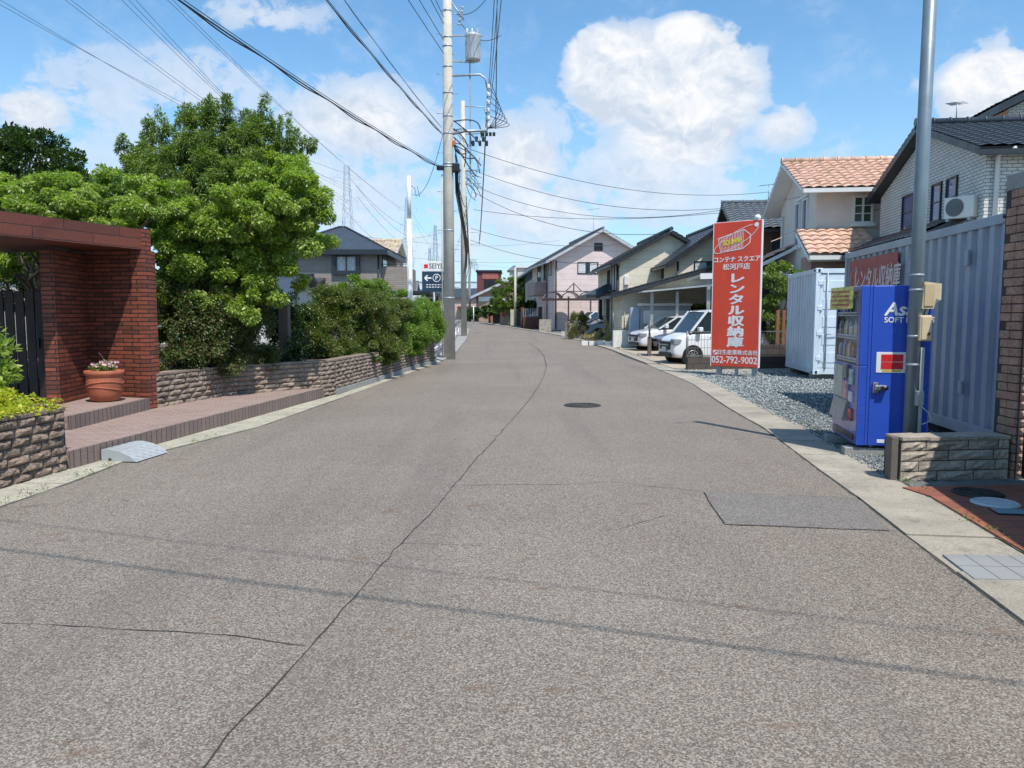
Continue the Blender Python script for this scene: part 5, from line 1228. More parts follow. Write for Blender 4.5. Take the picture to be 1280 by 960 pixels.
# pale metal carport
mc = empty('metal_carport', (6.35, 34.0, 0), -R(4), 'pale aluminium carport with a thin slanting roof over the white cars', 'carport')
alu = mat('aluminium', (.50, .51, .51), .4, .3, dirt=.1)
MB().prism([(-.6, 0, 2.55), (3.6, -.5, 2.92), (3.6, 4.4, 3.0), (-.6, 4.6, 2.6)], (0, 0, .07)).build('roof', alu, mc)
for x, y in ((-.2, .4), (.9, .3), (2.9, 0), (-.2, 4.2), (2.9, 4.1)): MB().box(x, x + .12, y, y + .12, 0, 2.6).build('post', mat('alu_post', (.36, .38, .38), .45, .3), mc)
mc = empty('wide_carport', (7.6, 27.5, 0), -R(5), 'white beamed carport passing behind the red sign', 'carport')
MB().prism([(-.9, .2, 2.98), (1.3, 0, 3.0), (7.5, -.2, 3.1), (7.5, 3.4, 3.1), (-.9, 3.4, 2.95)], (0, 0, .06)).build('roof', alu, mc)
MB().beam((-.9, .0, 2.98), (7.5, -.25, 3.12), .10, .20).build('beam', trim_white, mc)
for x in (-.6, 2.6, 6.0): MB().box(x, x + .12, .3, .42, 0, 2.95).build('post', mat('alu_post', (.36, .38, .38)), mc)
# garden shed
sh = empty('garden_shed', (6.0, 38.4 - 2.6, 0), 0, 'white and grey metal garden shed beneath the carports', 'shed')
MB().bbox(0, 2.3, 0, .9, .1, 1.95, .01).build('body', mat('shed_grey', (.33, .35, .36), .5), sh); MB().box(.1, 2.2, -.02, -.001, 1.15, 1.75).build('door', mat('shed_white', (.72, .72, .70), .5), sh)
MB().bbox(-.05, 2.35, -.06, .95, 1.96, 2.08, .01).build('roof', trim_white, sh); MB().box(-.45, -.03, .3, .8, .1, 1.9).build('side_cabinet', mat('shed_blue', (.36, .45, .55), .5), sh)
# walls and mesh fences
meshm = mat('mesh_metal', (.20, .20, .19), .5, .4)
def mesh_fence(a, b_, z0, z1, label, wallm, wh, pitch=.10, cat='fence', rows=4, name='mesh_fence'):
    a, b_ = V((*a, 0)), V((*b_, 0)); t_ = empty(name, a, 0, label, cat); d = b_ - a; L = d.length; dn_ = d.normalized()
    n = V((dn_.y, -dn_.x, 0)) * .06
    if wh: MB().prism([-n, d - n, d + n, n], (0, 0, wh)).build('base_wall', wallm, t_)
    mb = MB(); k = max(2, int(L / 1.6))
    for i in range(k + 1): q = d * i / k; mb = MB().tube([q + V((0, 0, z0)), q + V((0, 0, z1 + .02))], .025, 6); mb.build('post', meshm, t_)
    mb = MB()
    for i in range(rows): z = z0 + .04 + (z1 - z0 - .04) * i / (rows - 1); mb.beam(V((0, 0, z)), d + V((0, 0, z)), .012 if 0 < i < rows - 1 else .03)
    for i in range(int(L / pitch)): q = dn_ * (i + .5) * pitch; mb.beam(q + V((0, 0, z0 + .02)), q + V((0, 0, z1)), .008)
    mb.build('wire_mesh', meshm, t_); return t_
blockd = brick('dark_block', (.085, .07, .06), (.065, .055, .05), (.03, .027, .025), .39, .19, .008, .9)
fA = G(858, 463).xy; mesh_fence(fA, (fA.x + 4.4, fA.y + .9), .38, 1.12, 'dark block wall topped by a thin wire mesh fence running behind the red sign', blockd, .38)
bw_ = empty('boundary_wall', (9.6, 23.6, 0), 0, 'dark low block wall behind the pale container and the sign', 'wall'); MB().box(-2.6, 3, 0, .14, 0, .7).build('block_panel', blockd, bw_)
fB = G(812, 447).xy; mesh_fence(fB, (fB.x + .25, fB.y + 1.6), .75, 1.35, 'short brown block wall with a thin mesh panel between the two parking bays', mat('brown_block', (.14, .11, .09), .85), .75, .12)
fC = G(766, 434).xy; mesh_fence(fC, (fC.x + 1.1, fC.y + .25), .82, 1.62, 'white rendered low wall carrying a pale tube fence beside the flower bed', mat('white_render', (.68, .66, .60), .8, dirt=.15), .80, .22, rows=3)
# flower bed
pb_ = empty('flower_bed', (*G(752, 432).xy, 0), 0, 'small flower bed of pale blooms edged with white blocks beside the white low wall', 'flower bed')
for i in range(5): MB().bbox(-1.0 + i * .37, -.68 + i * .37, -.1 - i * .03, .1 - i * .03, 0, .22, .015).build('edging_block', trim_white, pb_)
leaf_mesh('foliage', [((-.6, .3, .35), (.4, .3, .28), 1), ((.1, .3, .5), (.45, .3, .4), 1), ((.5, .2, .4), (.3, .3, .3), 1), ((.3, .3, .95), (.15, .15, .3), .7)], 3500, .06, leafmat('leaf_flowerbed', [(.07, .16, .03), (.30, .32, .07), (.6, .55, .4), (.55, .18, .15), (.14, .26, .04)]), pb_, 41, sub=16)
tree('rusty_bush', 'rounded bush with rust tinted leaves by the arched brown carport', 'shrub', (3.75, 45.6, 0), [((3.95, 45.6, 1.0), (.6, .5, .75), 1.5), ((3.6, 45.5, .7), (.4, .4, .5), 1), ((4.3, 45.6, 1.2), (.4, .4, .4), 1), ((3.9, 45.6, 1.55), (.4, .35, .3), 1)], 9000, .07, lm_rust, bark, 42, .04, .4, width=.6, sub=20)
sp_ = empty('gate_post', (*G(714, 424).xy, 0), 0, 'short mottled stone wall block at the foot of the rusty bush', 'wall'); MB().bbox(-.35, .4, -.1, .2, 0, .95, .02).build('stone_block', mat('mottled', (.34, .30, .25), .9, var=.35, vs=8, bump=.5), sp_)
tree('clipped_hedge', 'dense green hedge under the carports behind the white cars', 'hedge', (9.0, 37.5, 0), [((8.6, 37.3, 1.5), (.8, .5, .6), 1.5), ((9.3, 37.3, 1.6), (.6, .5, .5), 1.2)], 7000, .09, lm_mid, bark, 43, .05, .6, width=.6, sub=22)
tree('yard_tree', 'small leafy tree with brownish fruiting tips between the sign and the pale container', 'tree', (8.7, 25.0, 0),
     [C(965, 350, 24.5, .45, .4, .35), C(985, 365, 24.8, .55, .4, .4), C(958, 385, 24.6, .4, .4, .4), C(985, 395, 24.8, .5, .4, .45), C(972, 335, 24.7, .35, .3, .22), C(998, 345, 24.8, .3, .3, .25), C(968, 415, 24.8, .3, .3, .3)], 15000, .07, lm_mid, bark, 44, .06, 1.2, width=.55, sub=20)
wp_ = empty('timber_post', (*G(972, 447).xy.to_3d().xy, 0), 0, 'pair of brown timber posts under the yard tree behind the sign', 'post')
wp_.location = (8.2, 23.9, 0); MB().bbox(0, .10, 0, .1, 0, 1.75).build('post_shaft', mat('brown_timber', (.26, .11, .055), .7), wp_); MB().bbox(.22, .32, .1, .2, 0, 1.75).build('post_shaft', mat('brown_timber', (.26, .11, .055)), wp_)

# far garden walls along the right side of the street
def gwall(x0, x1, y, z, m_, label, name='street_wall', extra=None, th=.25, cat='wall'):
    a = P(x0, 400, y); b_ = P(x1, 400, y); t_ = empty(name, (a.x, y, 0), 0, label, cat); MB().box(0, b_.x - a.x, 0, th, 0, z).build('wall_panel', m_, t_)
    if extra: extra(t_, b_.x - a.x)
    return t_
mbrown = brick('maroon_brick', (.13, .055, .045), (.11, .05, .04), (.07, .04, .035), .3, .1, .01, .85)
def ex_f(t_, w_):
    mb = MB(); 
    for i in range(9): mb.box(i * w_ / 9, i * w_ / 9 + .05, -.02, .03, 1.0, 1.75)
    mb.build('fence_bars', frame_al, t_); MB().box(w_ - .08, w_ + .25, -.1, .3, 0, 1.9).build('gate_pillar', mbrown, t_)
gwall(654, 674, 66, 1.1, mbrown, 'maroon brick wall with grey upright bars in front of the pink house', extra=ex_f)
gwall(674, 689, 58.5, .95, mat('mottled', (.34, .30, .25)), 'mottled low stone wall beside the arched brown carport')
gwall(651, 656, 68, 1.85, mbrown, 'tall maroon brick gate pillar before the pink house', name='gate_pillar', cat='pillar')
gwall(610, 616, 90, 1.9, mat('rust_wall', (.30, .12, .08), .85), 'rusty red wall end near the far bend of the street')
gwall(616, 625, 86, 1.8, black, 'black slatted gate screen near the far bend of the street', cat='gate')
def ex_m(t_, w_):
    mb_x = MB().bbox(.35 * w_, .62 * w_, -.14, -.004, .8, 1.45, .02); mb_x.build('mailbox', mat('mail_red', (.60, .02, .015), .4), t_)
gwall(625, 634, 80, 1.55, mat('pale_brick_far', (.42, .34, .26), .85), 'pale stone gate wall carrying a small red mailbox', extra=ex_m)
gwall(634, 638, 79, 1.0, mat('grey_far', (.2, .22, .22)), 'low grey gate between the pale stone gate walls', cat='gate')
gwall(638, 643, 78, 1.6, mat('cream_post', (.52, .47, .33), .8), 'cream gate post right of the red mailbox', name='gate_post', cat='post')
gwall(643, 651, 75, 1.5, mat('teal_gate', (.05, .075, .07), .5), 'dark green gate left of the maroon pillar', cat='gate')
# far vegetation
def far_tree(label, px, py, Y, w_, h_, n, lm_, seed, name='garden_tree', cat='tree', parts=5, sz=.2):
    c_ = P(px, py, Y); rg_ = random.Random(seed); cl_ = []
    for i in range(parts): cl_.append(((c_.x + rg_.uniform(-.6, .6) * w_, Y + rg_.uniform(-.5, .5) * w_, c_.z + rg_.uniform(-.6, .6) * h_), (w_ * .45, w_ * .45, h_ * .4), 1))
    return tree(name, label, cat, (c_.x, Y, 0), cl_, n, sz, lm_, bark, seed, .12, max(.4, c_.z - h_ * 1.1), width=.6, sub=16)
# clipped cloud pine
cp_ = [C(x, y, 79, r, r, r * .62, 1) for x, y, r in ((628, 353, .62), (643, 350, .6), (652, 354, .6), (623, 363, .7), (634, 368, .75), (641, 361, .75), (652, 366, .6), (620, 374, .75), (632, 380, .85), (645, 375, .8), (652, 382, .6), (640, 388, .7), (622, 386, .6))]
tree('cloud_pine', 'clipped garden pine with rounded green cloud tufts at the far right of the street', 'tree', (-.1, 79, 0), cp_, 16000, .16, lm_mid, bark, 51, .14, 1.0, width=.45, sub=16, droop=-.3)
far_tree('dense dark green bush left of the clipped pine behind the street walls', 612, 385, 86, 1.6, 1.2, 6000, lm_dark, 52)
far_tree('dense low green shrubs right below the clipped pine', 636, 390, 82, 1.6, 1.0, 6000, lm_mid, 53, 'garden_shrub', 'shrub')
far_tree('dark garden tree in front of the grey green house', 660, 383, 72, 1.1, 1.0, 5000, lm_dark, 54)
far_tree('bluish green bush by the far bend of the street', 598, 393, 100, 1.6, 1.2, 4000, lm_dark, 55, 'garden_shrub', 'shrub')
far_tree('pale green bush at the far bend beside the white post', 588, 395, 110, 1.4, 1.0, 3000, lm_bright, 56, 'garden_shrub', 'shrub')
# ================================================================= CARS
tyre = mat('tyre', (.018, .018, .018), .8); rim_m = mat('rim', (.55, .56, .58), .3, .7); rim_b = mat('rim_dark', (.08, .08, .085), .3, .6)
lampm = mat('lamp_clear', (.22, .24, .26), .08, spec=.9); cglass = mat('car_glass', (.02, .03, .035), .04, spec=1.0)
def car(name, label, loc, rz, paint, L, W, H, hood, belt, ws0, ws1, rf1, r0, group='cars parked in the yards on the right', wr=.29, box=False, fr_x=None, dark_grille=True):
    """nose at local x=0, tail at x=L; y across. ws0/ws1 windscreen base/top x, rf1 roof end x, r0 rear glass base x"""
    t_ = empty(name, loc, rz, label, 'car', group)
    hw = W / 2; fw = fr_x or L * .19; rw = L * .80
    st = [(0, .38, hood * .70, .78), (.05, .26, hood * .82, .86), (.22, .20, hood * .93, .95), (ws0 * .75, .18, hood, .985), (ws0 + .1, .18, belt, 1), (L * .5, .18, belt + .01, 1), (L - .35, .18, belt + .03, 1), (L - .06, .28, belt - .02, .96), (L, .40, belt - .15, .90)]
    ring = lambda x, zb, zt, k: [(x, -hw * k * .90, zb), (x, -hw * k * .985, zb + .10), (x, -hw * k, (zb + zt) * .5), (x, -hw * k * .975, zt - .08), (x, -hw * k * .93, zt), (x, -hw * k * .5, zt + .025), (x, 0, zt + .03), (x, hw * k * .5, zt + .025), (x, hw * k * .93, zt), (x, hw * k * .975, zt - .08), (x, hw * k, (zb + zt) * .5), (x, hw * k * .985, zb + .10), (x, hw * k * .90, zb)]
    mb = MB(); vs = []; n = 13
    for s_ in st: vs += ring(*s_)
    fs = [(i * n + j, i * n + (j + 1) % n, (i + 1) * n + (j + 1) % n, (i + 1) * n + j) for i in range(len(st) - 1) for j in range(n)]
    fs += [tuple(range(n))[::-1], tuple((len(st) - 1) * n + j for j in range(n))]
    mb.add(vs, fs, True); bo_ = mb.build('body', paint, t_); md = bo_.modifiers.new('s', 'SUBSURF'); md.levels = 2; md.render_levels = 2
    tw = hw * (.93 if box else .80); zr = H - .05
    cab = [(ws0, belt - .02), (ws1, zr - .03), ((ws1 + rf1) / 2, zr), (rf1, zr - .04), (r0, belt - .02)]
    def cab_pt(p, s_, k=1.0):
        f = (p[1] - belt) / (zr - belt); y = (hw * .955 + (tw - hw * .955) * max(0, f)) * k; return V((p[0], s_ * y, p[1]))
    vs = [cab_pt(p, -1) for p in cab] + [cab_pt(p, 1) for p in cab]; m_ = len(cab)
    MB().add(vs, [tuple(range(m_)), tuple(range(2 * m_ - 1, m_ - 1, -1))] + [(i, i + m_, (i + 1) % m_ + m_, (i + 1) % m_) for i in range(m_)]).build('window_glass', cglass, t_)
    rb = MB(); rv = []
    for p in [(ws1 - .04, zr - .05), (ws1 + .12, zr + .01), ((ws1 + rf1) / 2, zr + .05), (rf1, zr + .0), (rf1 + .06, zr - .05)]:
        for k in (-1.01, -.8, 0, .8, 1.01): q = cab_pt((p[0], zr), 1, k); rv.append((p[0], q.y, p[1] - (.035 if abs(k) > 1 else 0) + (.01 if k == 0 else 0)))
    rb.add(rv, [(i * 5 + j, i * 5 + j + 1, (i + 1) * 5 + j + 1, (i + 1) * 5 + j) for i in range(4) for j in range(4)], True)
    rb.build('roof', paint, t_)
    pm = MB(); dk = MB()
    for s_ in (-1, 1):
        pm.beam(cab_pt((ws0, belt), s_, 1.005), cab_pt((ws1, zr - .02), s_, 1.005), .07, .05); pm.beam(cab_pt((r0, belt), s_, 1.0), cab_pt((rf1, zr - .03), s_, 1.0), .16 if box else .12, .06)
        dk.beam(cab_pt((L * .52, belt), s_, 1.005), cab_pt((L * .51, zr), s_, 1.005), .06, .03)
        pm.beam(cab_pt((ws1 + .05, zr - .03), s_, 1.008), cab_pt((rf1, zr - .04), s_, 1.008), .05, .05)
    pm.build('pillar', paint, t_); dk.build('centre_pillar', black, t_)
    for x in (fw, rw):
        for s_ in (-1, 1):
            y = s_ * (hw - .09); wh = MB().lathe([(wr * .62, -.09), (wr * .93, -.095), (wr, -.06), (wr, .06), (wr * .93, .095), (wr * .62, .09)], n=28)
            o = wh.build('wheel', tyre, t_); o.location = (x, y, wr); o.rotation_euler = (R(90), 0, 0)
            rr = MB().lathe([(wr * .66, -.07), (wr * .66, .07), (wr * .60, .05), (wr * .12, .055), (.0, .06)], n=24).build('rim', rim_b, o)
            sp = MB()
            for sgn in (-1, 1):
                for k in range(10): a = k * math.pi / 5; sp.beam((math.cos(a) * .03, math.sin(a) * .03, sgn * .085), (math.cos(a) * wr * .66, math.sin(a) * wr * .66, sgn * .085), .026, .02)
                sp.tube([(math.cos(a) * wr * .65, math.sin(a) * wr * .65, sgn * .085) for a in [i * 6.2832 / 24 for i in range(25)]], .012, 5, False)
            sp.build('spokes', rim_m, o)
            ar = MB().tube([(x, s_ * (hw - .22), wr + .015), (x, s_ * (hw + .004), wr + .015)], wr + .055, 28); ar.build('wheel_arch', black, t_)
    gr_ = MB(); gz_ = hood * .62
    gr_.bbox(-.03, .06, -hw * .54, hw * .54, gz_ - .12, gz_ + .15, .02); gr_.bbox(-.025, .06, -hw * .6, hw * .6, .26, .40, .02); gr_.build('grille', black, t_)
    MB().bbox(-.045, -.02, -hw * .45, hw * .45, gz_ + .02, gz_ + .05, .006).build('chrome_bar', rim_m, t_)
    MB().bbox(-.05, -.028, -.165, .165, .42, .58, .004).build('number_plate', mat('plate_white', (.62, .62, .60), .5), t_)
    for s_ in (-1, 1):
        hd = MB(); y0, y1 = sorted((s_ * hw * .50, s_ * hw * .93)); hd.bbox(.0, .34, y0, y1, hood * .66, hood * .86, .04); hd.build('headlight', lampm, t_)
        MB().bbox(.02, .10, *sorted((s_ * hw * .6, s_ * hw * .85)), .30, .38, .02).build('fog_light', lampm, t_)
        mr = MB().bbox(ws0 + .22, ws0 + .36, *sorted((s_ * (hw - .02), s_ * (hw + .17))), belt + .02, belt + .18, .03); mr.build('mirror', paint, t_)
        MB().bbox(L * .36, L * .44, *sorted((s_ * (hw - .005), s_ * (hw + .02))), belt - .14, belt - .11, .008).build('door_handle', paint, t_)
        MB().box(L * .515, L * .52, *sorted((s_ * (hw - .02), s_ * (hw + .003))), .32, belt - .05).build('door_seam', black, t_)
        MB().bbox(L - .22, L + .01, *sorted((s_ * hw * .78, s_ * (hw * .95))), belt - .35, belt + .05, .03).build('tail_light', mat('tail_red', (.4, .01, .01), .15), t_)
    return t_
pw_ = mat('paint_white', (.74, .75, .77), .18, var=.01, coat=.8); psv = mat('paint_silver', (.52, .57, .62), .25, .35, var=.02, coat=.8); pbl = mat('paint_ice', (.42, .52, .60), .22, .3, var=.02, coat=.8); pdk = mat('paint_steel', (.20, .25, .30), .22, .4, var=.02, coat=.8)
k_ = G(830, 462); car('box_car', 'white boxy small car parked nose to the road, partly behind the red sign', (5.02, 25.2, 0), R(12), pw_, 3.4, 1.48, 1.80, .98, 1.04, .55, 1.12, 3.15, 3.36, box=True)
car('hatchback_car', 'white compact hatchback parked farther back under the aluminium carport', (5.3, 33.6, 0), R(13), pw_, 4.0, 1.69, 1.55, .92, .98, .85, 1.75, 3.2, 3.85)
car('steel_car', 'steel blue car between the white hatchback and the white boxy car', (5.55, 29.6, 0), R(10), pdk, 4.1, 1.7, 1.46, .88, .95, .95, 1.8, 3.2, 3.9)
car('ice_blue_car', 'pale ice blue sloping car parked under the black canopy', (4.15, 46.8, 0), R(16), pbl, 4.4, 1.74, 1.50, .86, .96, .8, 2.0, 3.1, 4.2)
car('white_wagon', 'white car parked deep under the arched brown carport', (4.3, 57.2, 0), R(20), pw_, 4.2, 1.69, 1.60, .92, 1.0, .9, 1.7, 3.5, 4.0)

# ================================================================= POLES AND WIRES
cpole = mat('pole_concrete', (.50, .465, .40), .85, bump=.3, bs=30, var=.12, vs=2, dirt=.3, dcol=(.2, .18, .16), fine=.15)
wirem = mat('wire_black', (.02, .022, .026), .5)
wireg = mat('wire_grey', (.07, .08, .095), .5)
insul = mat('insulator', (.62, .62, .60), .3)
def arm(root, z, x0, x1, y=0, name='crossarm'): MB().beam((x0, y, z), (x1, y, z), .07, .07).build(name, steelgrey, root)
up = empty('utility_pole', (-2.28, 28.0, 0), 0, 'large concrete utility pole with a transformer standing at the left road edge', 'utility pole')
MB().tube([(0, 0, 0), (0, 0, 7), (.01, 0, 14.2)], [.215, .185, .150], 22).build('shaft', cpole, up)
mb = MB()
for z in (2.2, 4.6, 6.85, 6.95, 8.0, 8.6, 9.4, 10.3, 11.0, 11.3, 12.2): mb.lathe([(.205 - z * .0037, 0), (.222 - z * .0042, .0), (.222 - z * .0042, .05), (.205 - z * .0037, .05)], (0, 0, z), 18)
mb.build('band', steelgrey, up)
for k in range(16):
    s_ = -1 if k % 2 else 1; z = 2.6 + k * .68; MB().tube([(s_ * .17, -.03, z), (s_ * .38, -.03, z)], .013, 5).build('step_bolt', steelgrey, up)
MB().lathe([(.0, 0), (.25, .01), (.26, .05), (.26, .80), (.27, .82), (.27, .86), (.2, .93), (0, .95)], (.90, .05, 10.55), 22).build('transformer', mat('transformer_grey', (.45, .47, .48), .5, .2), up)
tr_ = up.children[-1]; mb = MB()
for k in range(14): a = k * 6.2832 / 14; mb.box(.90 + math.cos(a) * .26 - .012, .90 + math.cos(a) * .26 + .012, .05 + math.sin(a) * .26 - .012, .05 + math.sin(a) * .26 + .012, 10.65, 11.3)
mb.build('fin', steelgrey, tr_)
for x in (.70, .88, 1.06): MB().lathe([(.03, 0), (.045, .03), (.03, .06), (.045, .09), (.02, .16)], (x, -.05, 11.46), 10).build('bushing', insul, tr_)
MB().beam((.15, .05, 11.42), (1.25, .05, 11.42), .06).beam((.15, .05, 10.55), (.95, .05, 10.50), .06).build('bracket', steelgrey, up)
MB().box(.76, .82, .02, .08, 6.4, 10.5).build('riser_pipe', steelgrey, up)
for z0_, z1_ in ((9.72, 8.02),):
    MB().tube([(.15, 0, z0_ + .3), (1.15, 0, z0_ + .35), (1.35, 0, z0_ + .2), (1.4, 0, z0_ - .1)], .04, 8).tube([(.15, 0, z1_), (.6, 0, z1_ + .1), (1.4, 0, z1_ + .12)], .05, 8).tube([(1.4, 0, z0_ - .1), (1.4, 0, z1_ + .1)], .022, 6).build('cable_frame', steelgrey, up)
    for k in range(6): MB().lathe([(.05, 0), (.075, .04), (.05, .08), (.07, .12), (.03, .16)], (1.45, 0, z1_ + .2 + k * .27), 10).build('insulator', insul, up)
def pig(pts, r=.012, m_=None, root=up, name='jumper_wire'): MB().tube(pts, r, 5).build(name, m_ or wirem, root)
def arc3(a, b_, bulge, n=10):
    a, b_, bulge = V(a), V(b_), V(bulge); return [a.lerp(b_, i / n) + bulge * math.sin(math.pi * i / n) for i in range(n + 1)]
for i in range(6): pig(arc3((1.45, 0, 9.9 - i * .25), (1.42, -.05, 8.2), (.35 + .08 * i, 0, -.1), 12))
for i in range(14):
    z = 7.6 + rgd.uniform(-.4, .5); pig(arc3((.2, 0, z + .4), (.2 + rgd.uniform(.2, 1.0), rgd.uniform(-.2, .1), z - rgd.uniform(0, .8)), (rgd.uniform(-.1, .3), 0, rgd.uniform(-.35, .3)), 10), rgd.choice((.010, .016, .022)))
for k in range(5): MB().bbox(.85 + .12 * k, .95 + .12 * k, -.08, .04, 7.6 + .15 * (k % 2), 7.78 + .15 * (k % 2), .02).build('splice', black, up)
for k in range(4): MB().bbox(1.2 + .13 * k, 1.3 + .13 * k, -.06, .06, 7.95, 8.08, .02).build('splice', black, up)
# arrester and top arm
MB().tube([(.1, 0, 12.75), (1.5, 0, 12.82)], .05, 6).tube([(.1, 0, 12.6), (.6, -.1, 11.9)], .03, 6).build('crossarm', steelgrey, up)
for k in range(5): MB().lathe([(.04, 0), (.09, .03), (.04, .06)], (.42 + .03 * k, 0, 11.75 + .14 * k), 10).build('insulator', insul, up)
pig(arc3((1.55, 0, 12.85), (.35, 0, 12.1), (0, 0, -.25))); pig(arc3((1.9, 0, 11.4), (.4, 0, 11.9), (0, 0, -.4)))
MB().bbox(.17, .27, -.12, .0, 7.6, 7.78, .02).build('orange_tape', mat('orange', (.65, .12, .04), .5), up)
# big dark clamp and thick down cable bundle
MB().bbox(-.40, -.14, -.2, .0, 6.74, 6.90, .03).build('cable_clamp', black, up); MB().bbox(.16, .42, -.2, .02, 6.66, 6.98, .04).build('cable_clamp', black, up)
for k, (r_, dx_) in enumerate(((.05, 0), (.03, .08), (.022, -.08), (.016, .2))):
    pig(catenary((.3 + dx_, -.05, 6.8), (1.3, 27, 5.0 + .1 * k), -.0) if False else [V((.3 + dx_ * .6, -.05, 6.8))] + [P(x_ + dx_ * 14, y_ + k * 3, Y_) - V(up.location) for x_, y_, Y_ in ((571, 236, 28.3), (576, 262, 29.5), (581, 290, 32.5), (583, 312, 38), (582, 331, 46), (579, 345, 56.6))], r_, wirem, up, 'cable_bundle')
MB().tube([(-.25, -.05, 0), (-.22, -.05, 6.6)], .022, 6).build('ground_conduit', cpole, up)
def wire(a, b_, sag, r, label, m_=None, name='overhead_wire', cat='wire', group='overhead wires between the poles', n=18):
    a, b_ = V(a), V(b_); pts = [p - a for p in catenary(a, b_, sag, n)]; o = MB().tube(pts, r, 5, False).build(name, m_ or wirem, None, uv=False); o.location = a
    return tag(o, label, cat, group)
U = V(up.location)
# heavy twisted bundles toward the left behind the camera
def bundle(a, b_, sag, r, label, k=2):
    a, b_ = V(a), V(b_); t_ = empty('overhead_cable', a, 0, label, 'cable', 'thick black cables overhead'); base_ = catenary(V((0, 0, 0)), b_ - a, sag, 90)
    MB().tube(base_[::3], r * .8, 6, False).build('core_cable', wirem, t_)
    MB().tube([p + V((0, math.sin(i * .9) * r * 1.3, math.cos(i * .9) * r * 1.6 - r * 1.5)) for i, p in enumerate(base_)], r * .8, 5, False).build('wrap_cable', wirem, t_)
    MB().tube([p + V((0, 0, r * 3.0)) for p in base_[::3]], r * .45, 5, False).build('messenger', wirem, t_)
bundle(U + V((-.3, -.1, 6.85)), (-10.6, -9.5, 8.9), .75, .019, 'lower thick black twisted cable sloping from the large pole to the upper left')
bundle(U + V((-.2, -.1, 8.0)), (-6.6, -9.5, 9.6), .62, .015, 'upper thick black twisted cable sloping from the large pole to the upper left')
bundle(U + V((-.2, -.1, 8.2)), (-6.0, -9.5, 10.3), .75, .006, 'thin cable just above the upper thick black cable')
for k, (z, x_) in enumerate(((11.2, -6.6), (11.75, -5.9), (12.0, -5.4), (10.75, -7.0))):
    wire(U + V((-.1, 0, z)), (x_ - 1.0, -9.5, z + 2.5), .5, .012, 'thin power wire leaving the left side of the large pole high up')
# second pole beyond and further poles
def pole2(x, y, h, label, arms=True, r=.19):
    t_ = empty('utility_pole', (x, y, 0), 0, label, 'utility pole', None); MB().tube([(0, 0, 0), (0, 0, h)], [r, r * .72], 16).build('shaft', cpole, t_)
    if arms:
        MB().tube([(0, 0, h - .3), (1.3, 0, h - .35), (1.45, 0, h - .8)], .035, 6).tube([(0, 0, h - 2.0), (1.3, 0, h - 1.95), (1.45, 0, h - 1.6)], .035, 6).build('cable_frame', steelgrey, t_)
        for k in range(4): MB().lathe([(.05, 0), (.09, .05), (.05, .1)], (1.45, 0, h - 1.75 + k * .35), 8).build('insulator', insul, t_)
        for z in (h - 4.2, h - 5.0): MB().beam((-.2, 0, z), (1.1, 0, z), .06).build('crossarm', steelgrey, t_)
        for i in range(10): pig(arc3((.1, 0, h - 4.5 + rgd.uniform(-.6, .3)), (rgd.uniform(.4, 1.3), 0, h - 5.4 + rgd.uniform(-.8, .8)), (rgd.uniform(-.1, .4), 0, rgd.uniform(-.3, .3)), 8), .02, wirem, t_)
        for i in range(8): MB().tube([((-1) ** i * .12, 0, 3 + i), ((-1) ** i * .4, 0, 3 + i)], .014, 5).build('step_bolt', steelgrey, t_)
    return t_
p2x, p2y = G(580, 421).x, G(580, 421).y
pole2(p2x, p2y, 14.6, 'concrete utility pole farther along the left edge behind the large pole')
p3 = P(644, 400, 74); pole2(p3.x, 74, 5.6, 'slim weathered pole standing beside the clipped pine', False, .14)
p4 = P(587, 400, 112); pole2(p4.x, 112, 13, 'most distant concrete utility pole at the far bend', True)
sw = empty('white_post', (*P(592, 400, 84).xy, 0), 0, 'thin white marker post at the far bend of the street', 'post'); MB().tube([(0, 0, 0), (0, 0, 1.9)], .05, 8).build('post_shaft', white, sw); MB().tube([(-.2, 0, 1.9), (.25, 0, 1.9)], .04, 6).build('post_arm', white, sw)
Q2 = V((p2x, p2y, 0)); Q4 = V((p4.x, 112, 0))
for k in range(3):
    wire(Q2 + V((1.45, 0, 13.9 - .45 * k)), (U.x + 1.75 + .12 * k, 28, 14.1 - .3 * k), .5, .018, 'thin power wire from the second pole past the top of the large pole', wireg)
    wire((U.x + 1.75 + .12 * k, 28, 14.1 - .3 * k), (-7.6 + .3 * k, -9.5, 16 - .3 * k), .4, .014, 'thin power wire continuing overhead from above the large pole', wireg)
    wire(Q2 + V((1.45, 0, 13.9 - .45 * k)), Q4 + V((1.45, 0, 12.4 - .45 * k)), .8, .022, 'thin power wire between the two farther poles', wireg)
MB_v = MB().tube([(1.78, 0, 14.1), (1.7, 0, 8.2)], .018, 5).build('drop_wire', wirem, up)
for k in range(4):
    wire(U + V((.25, 0, 7.0 + .3 * k)), Q2 + V((.2, 0, 8.4 - .5 * k)), .5 + .3 * k, .022 if k < 1 else .014, 'black cable hanging between the large pole and the second pole', wirem)
    wire(Q2 + V((.2, 0, 9.0 - .4 * k)), Q4 + V((.2, 0, 8.2 - .3 * k)), .9, .025, 'black cable hanging between the two farther poles', wirem)
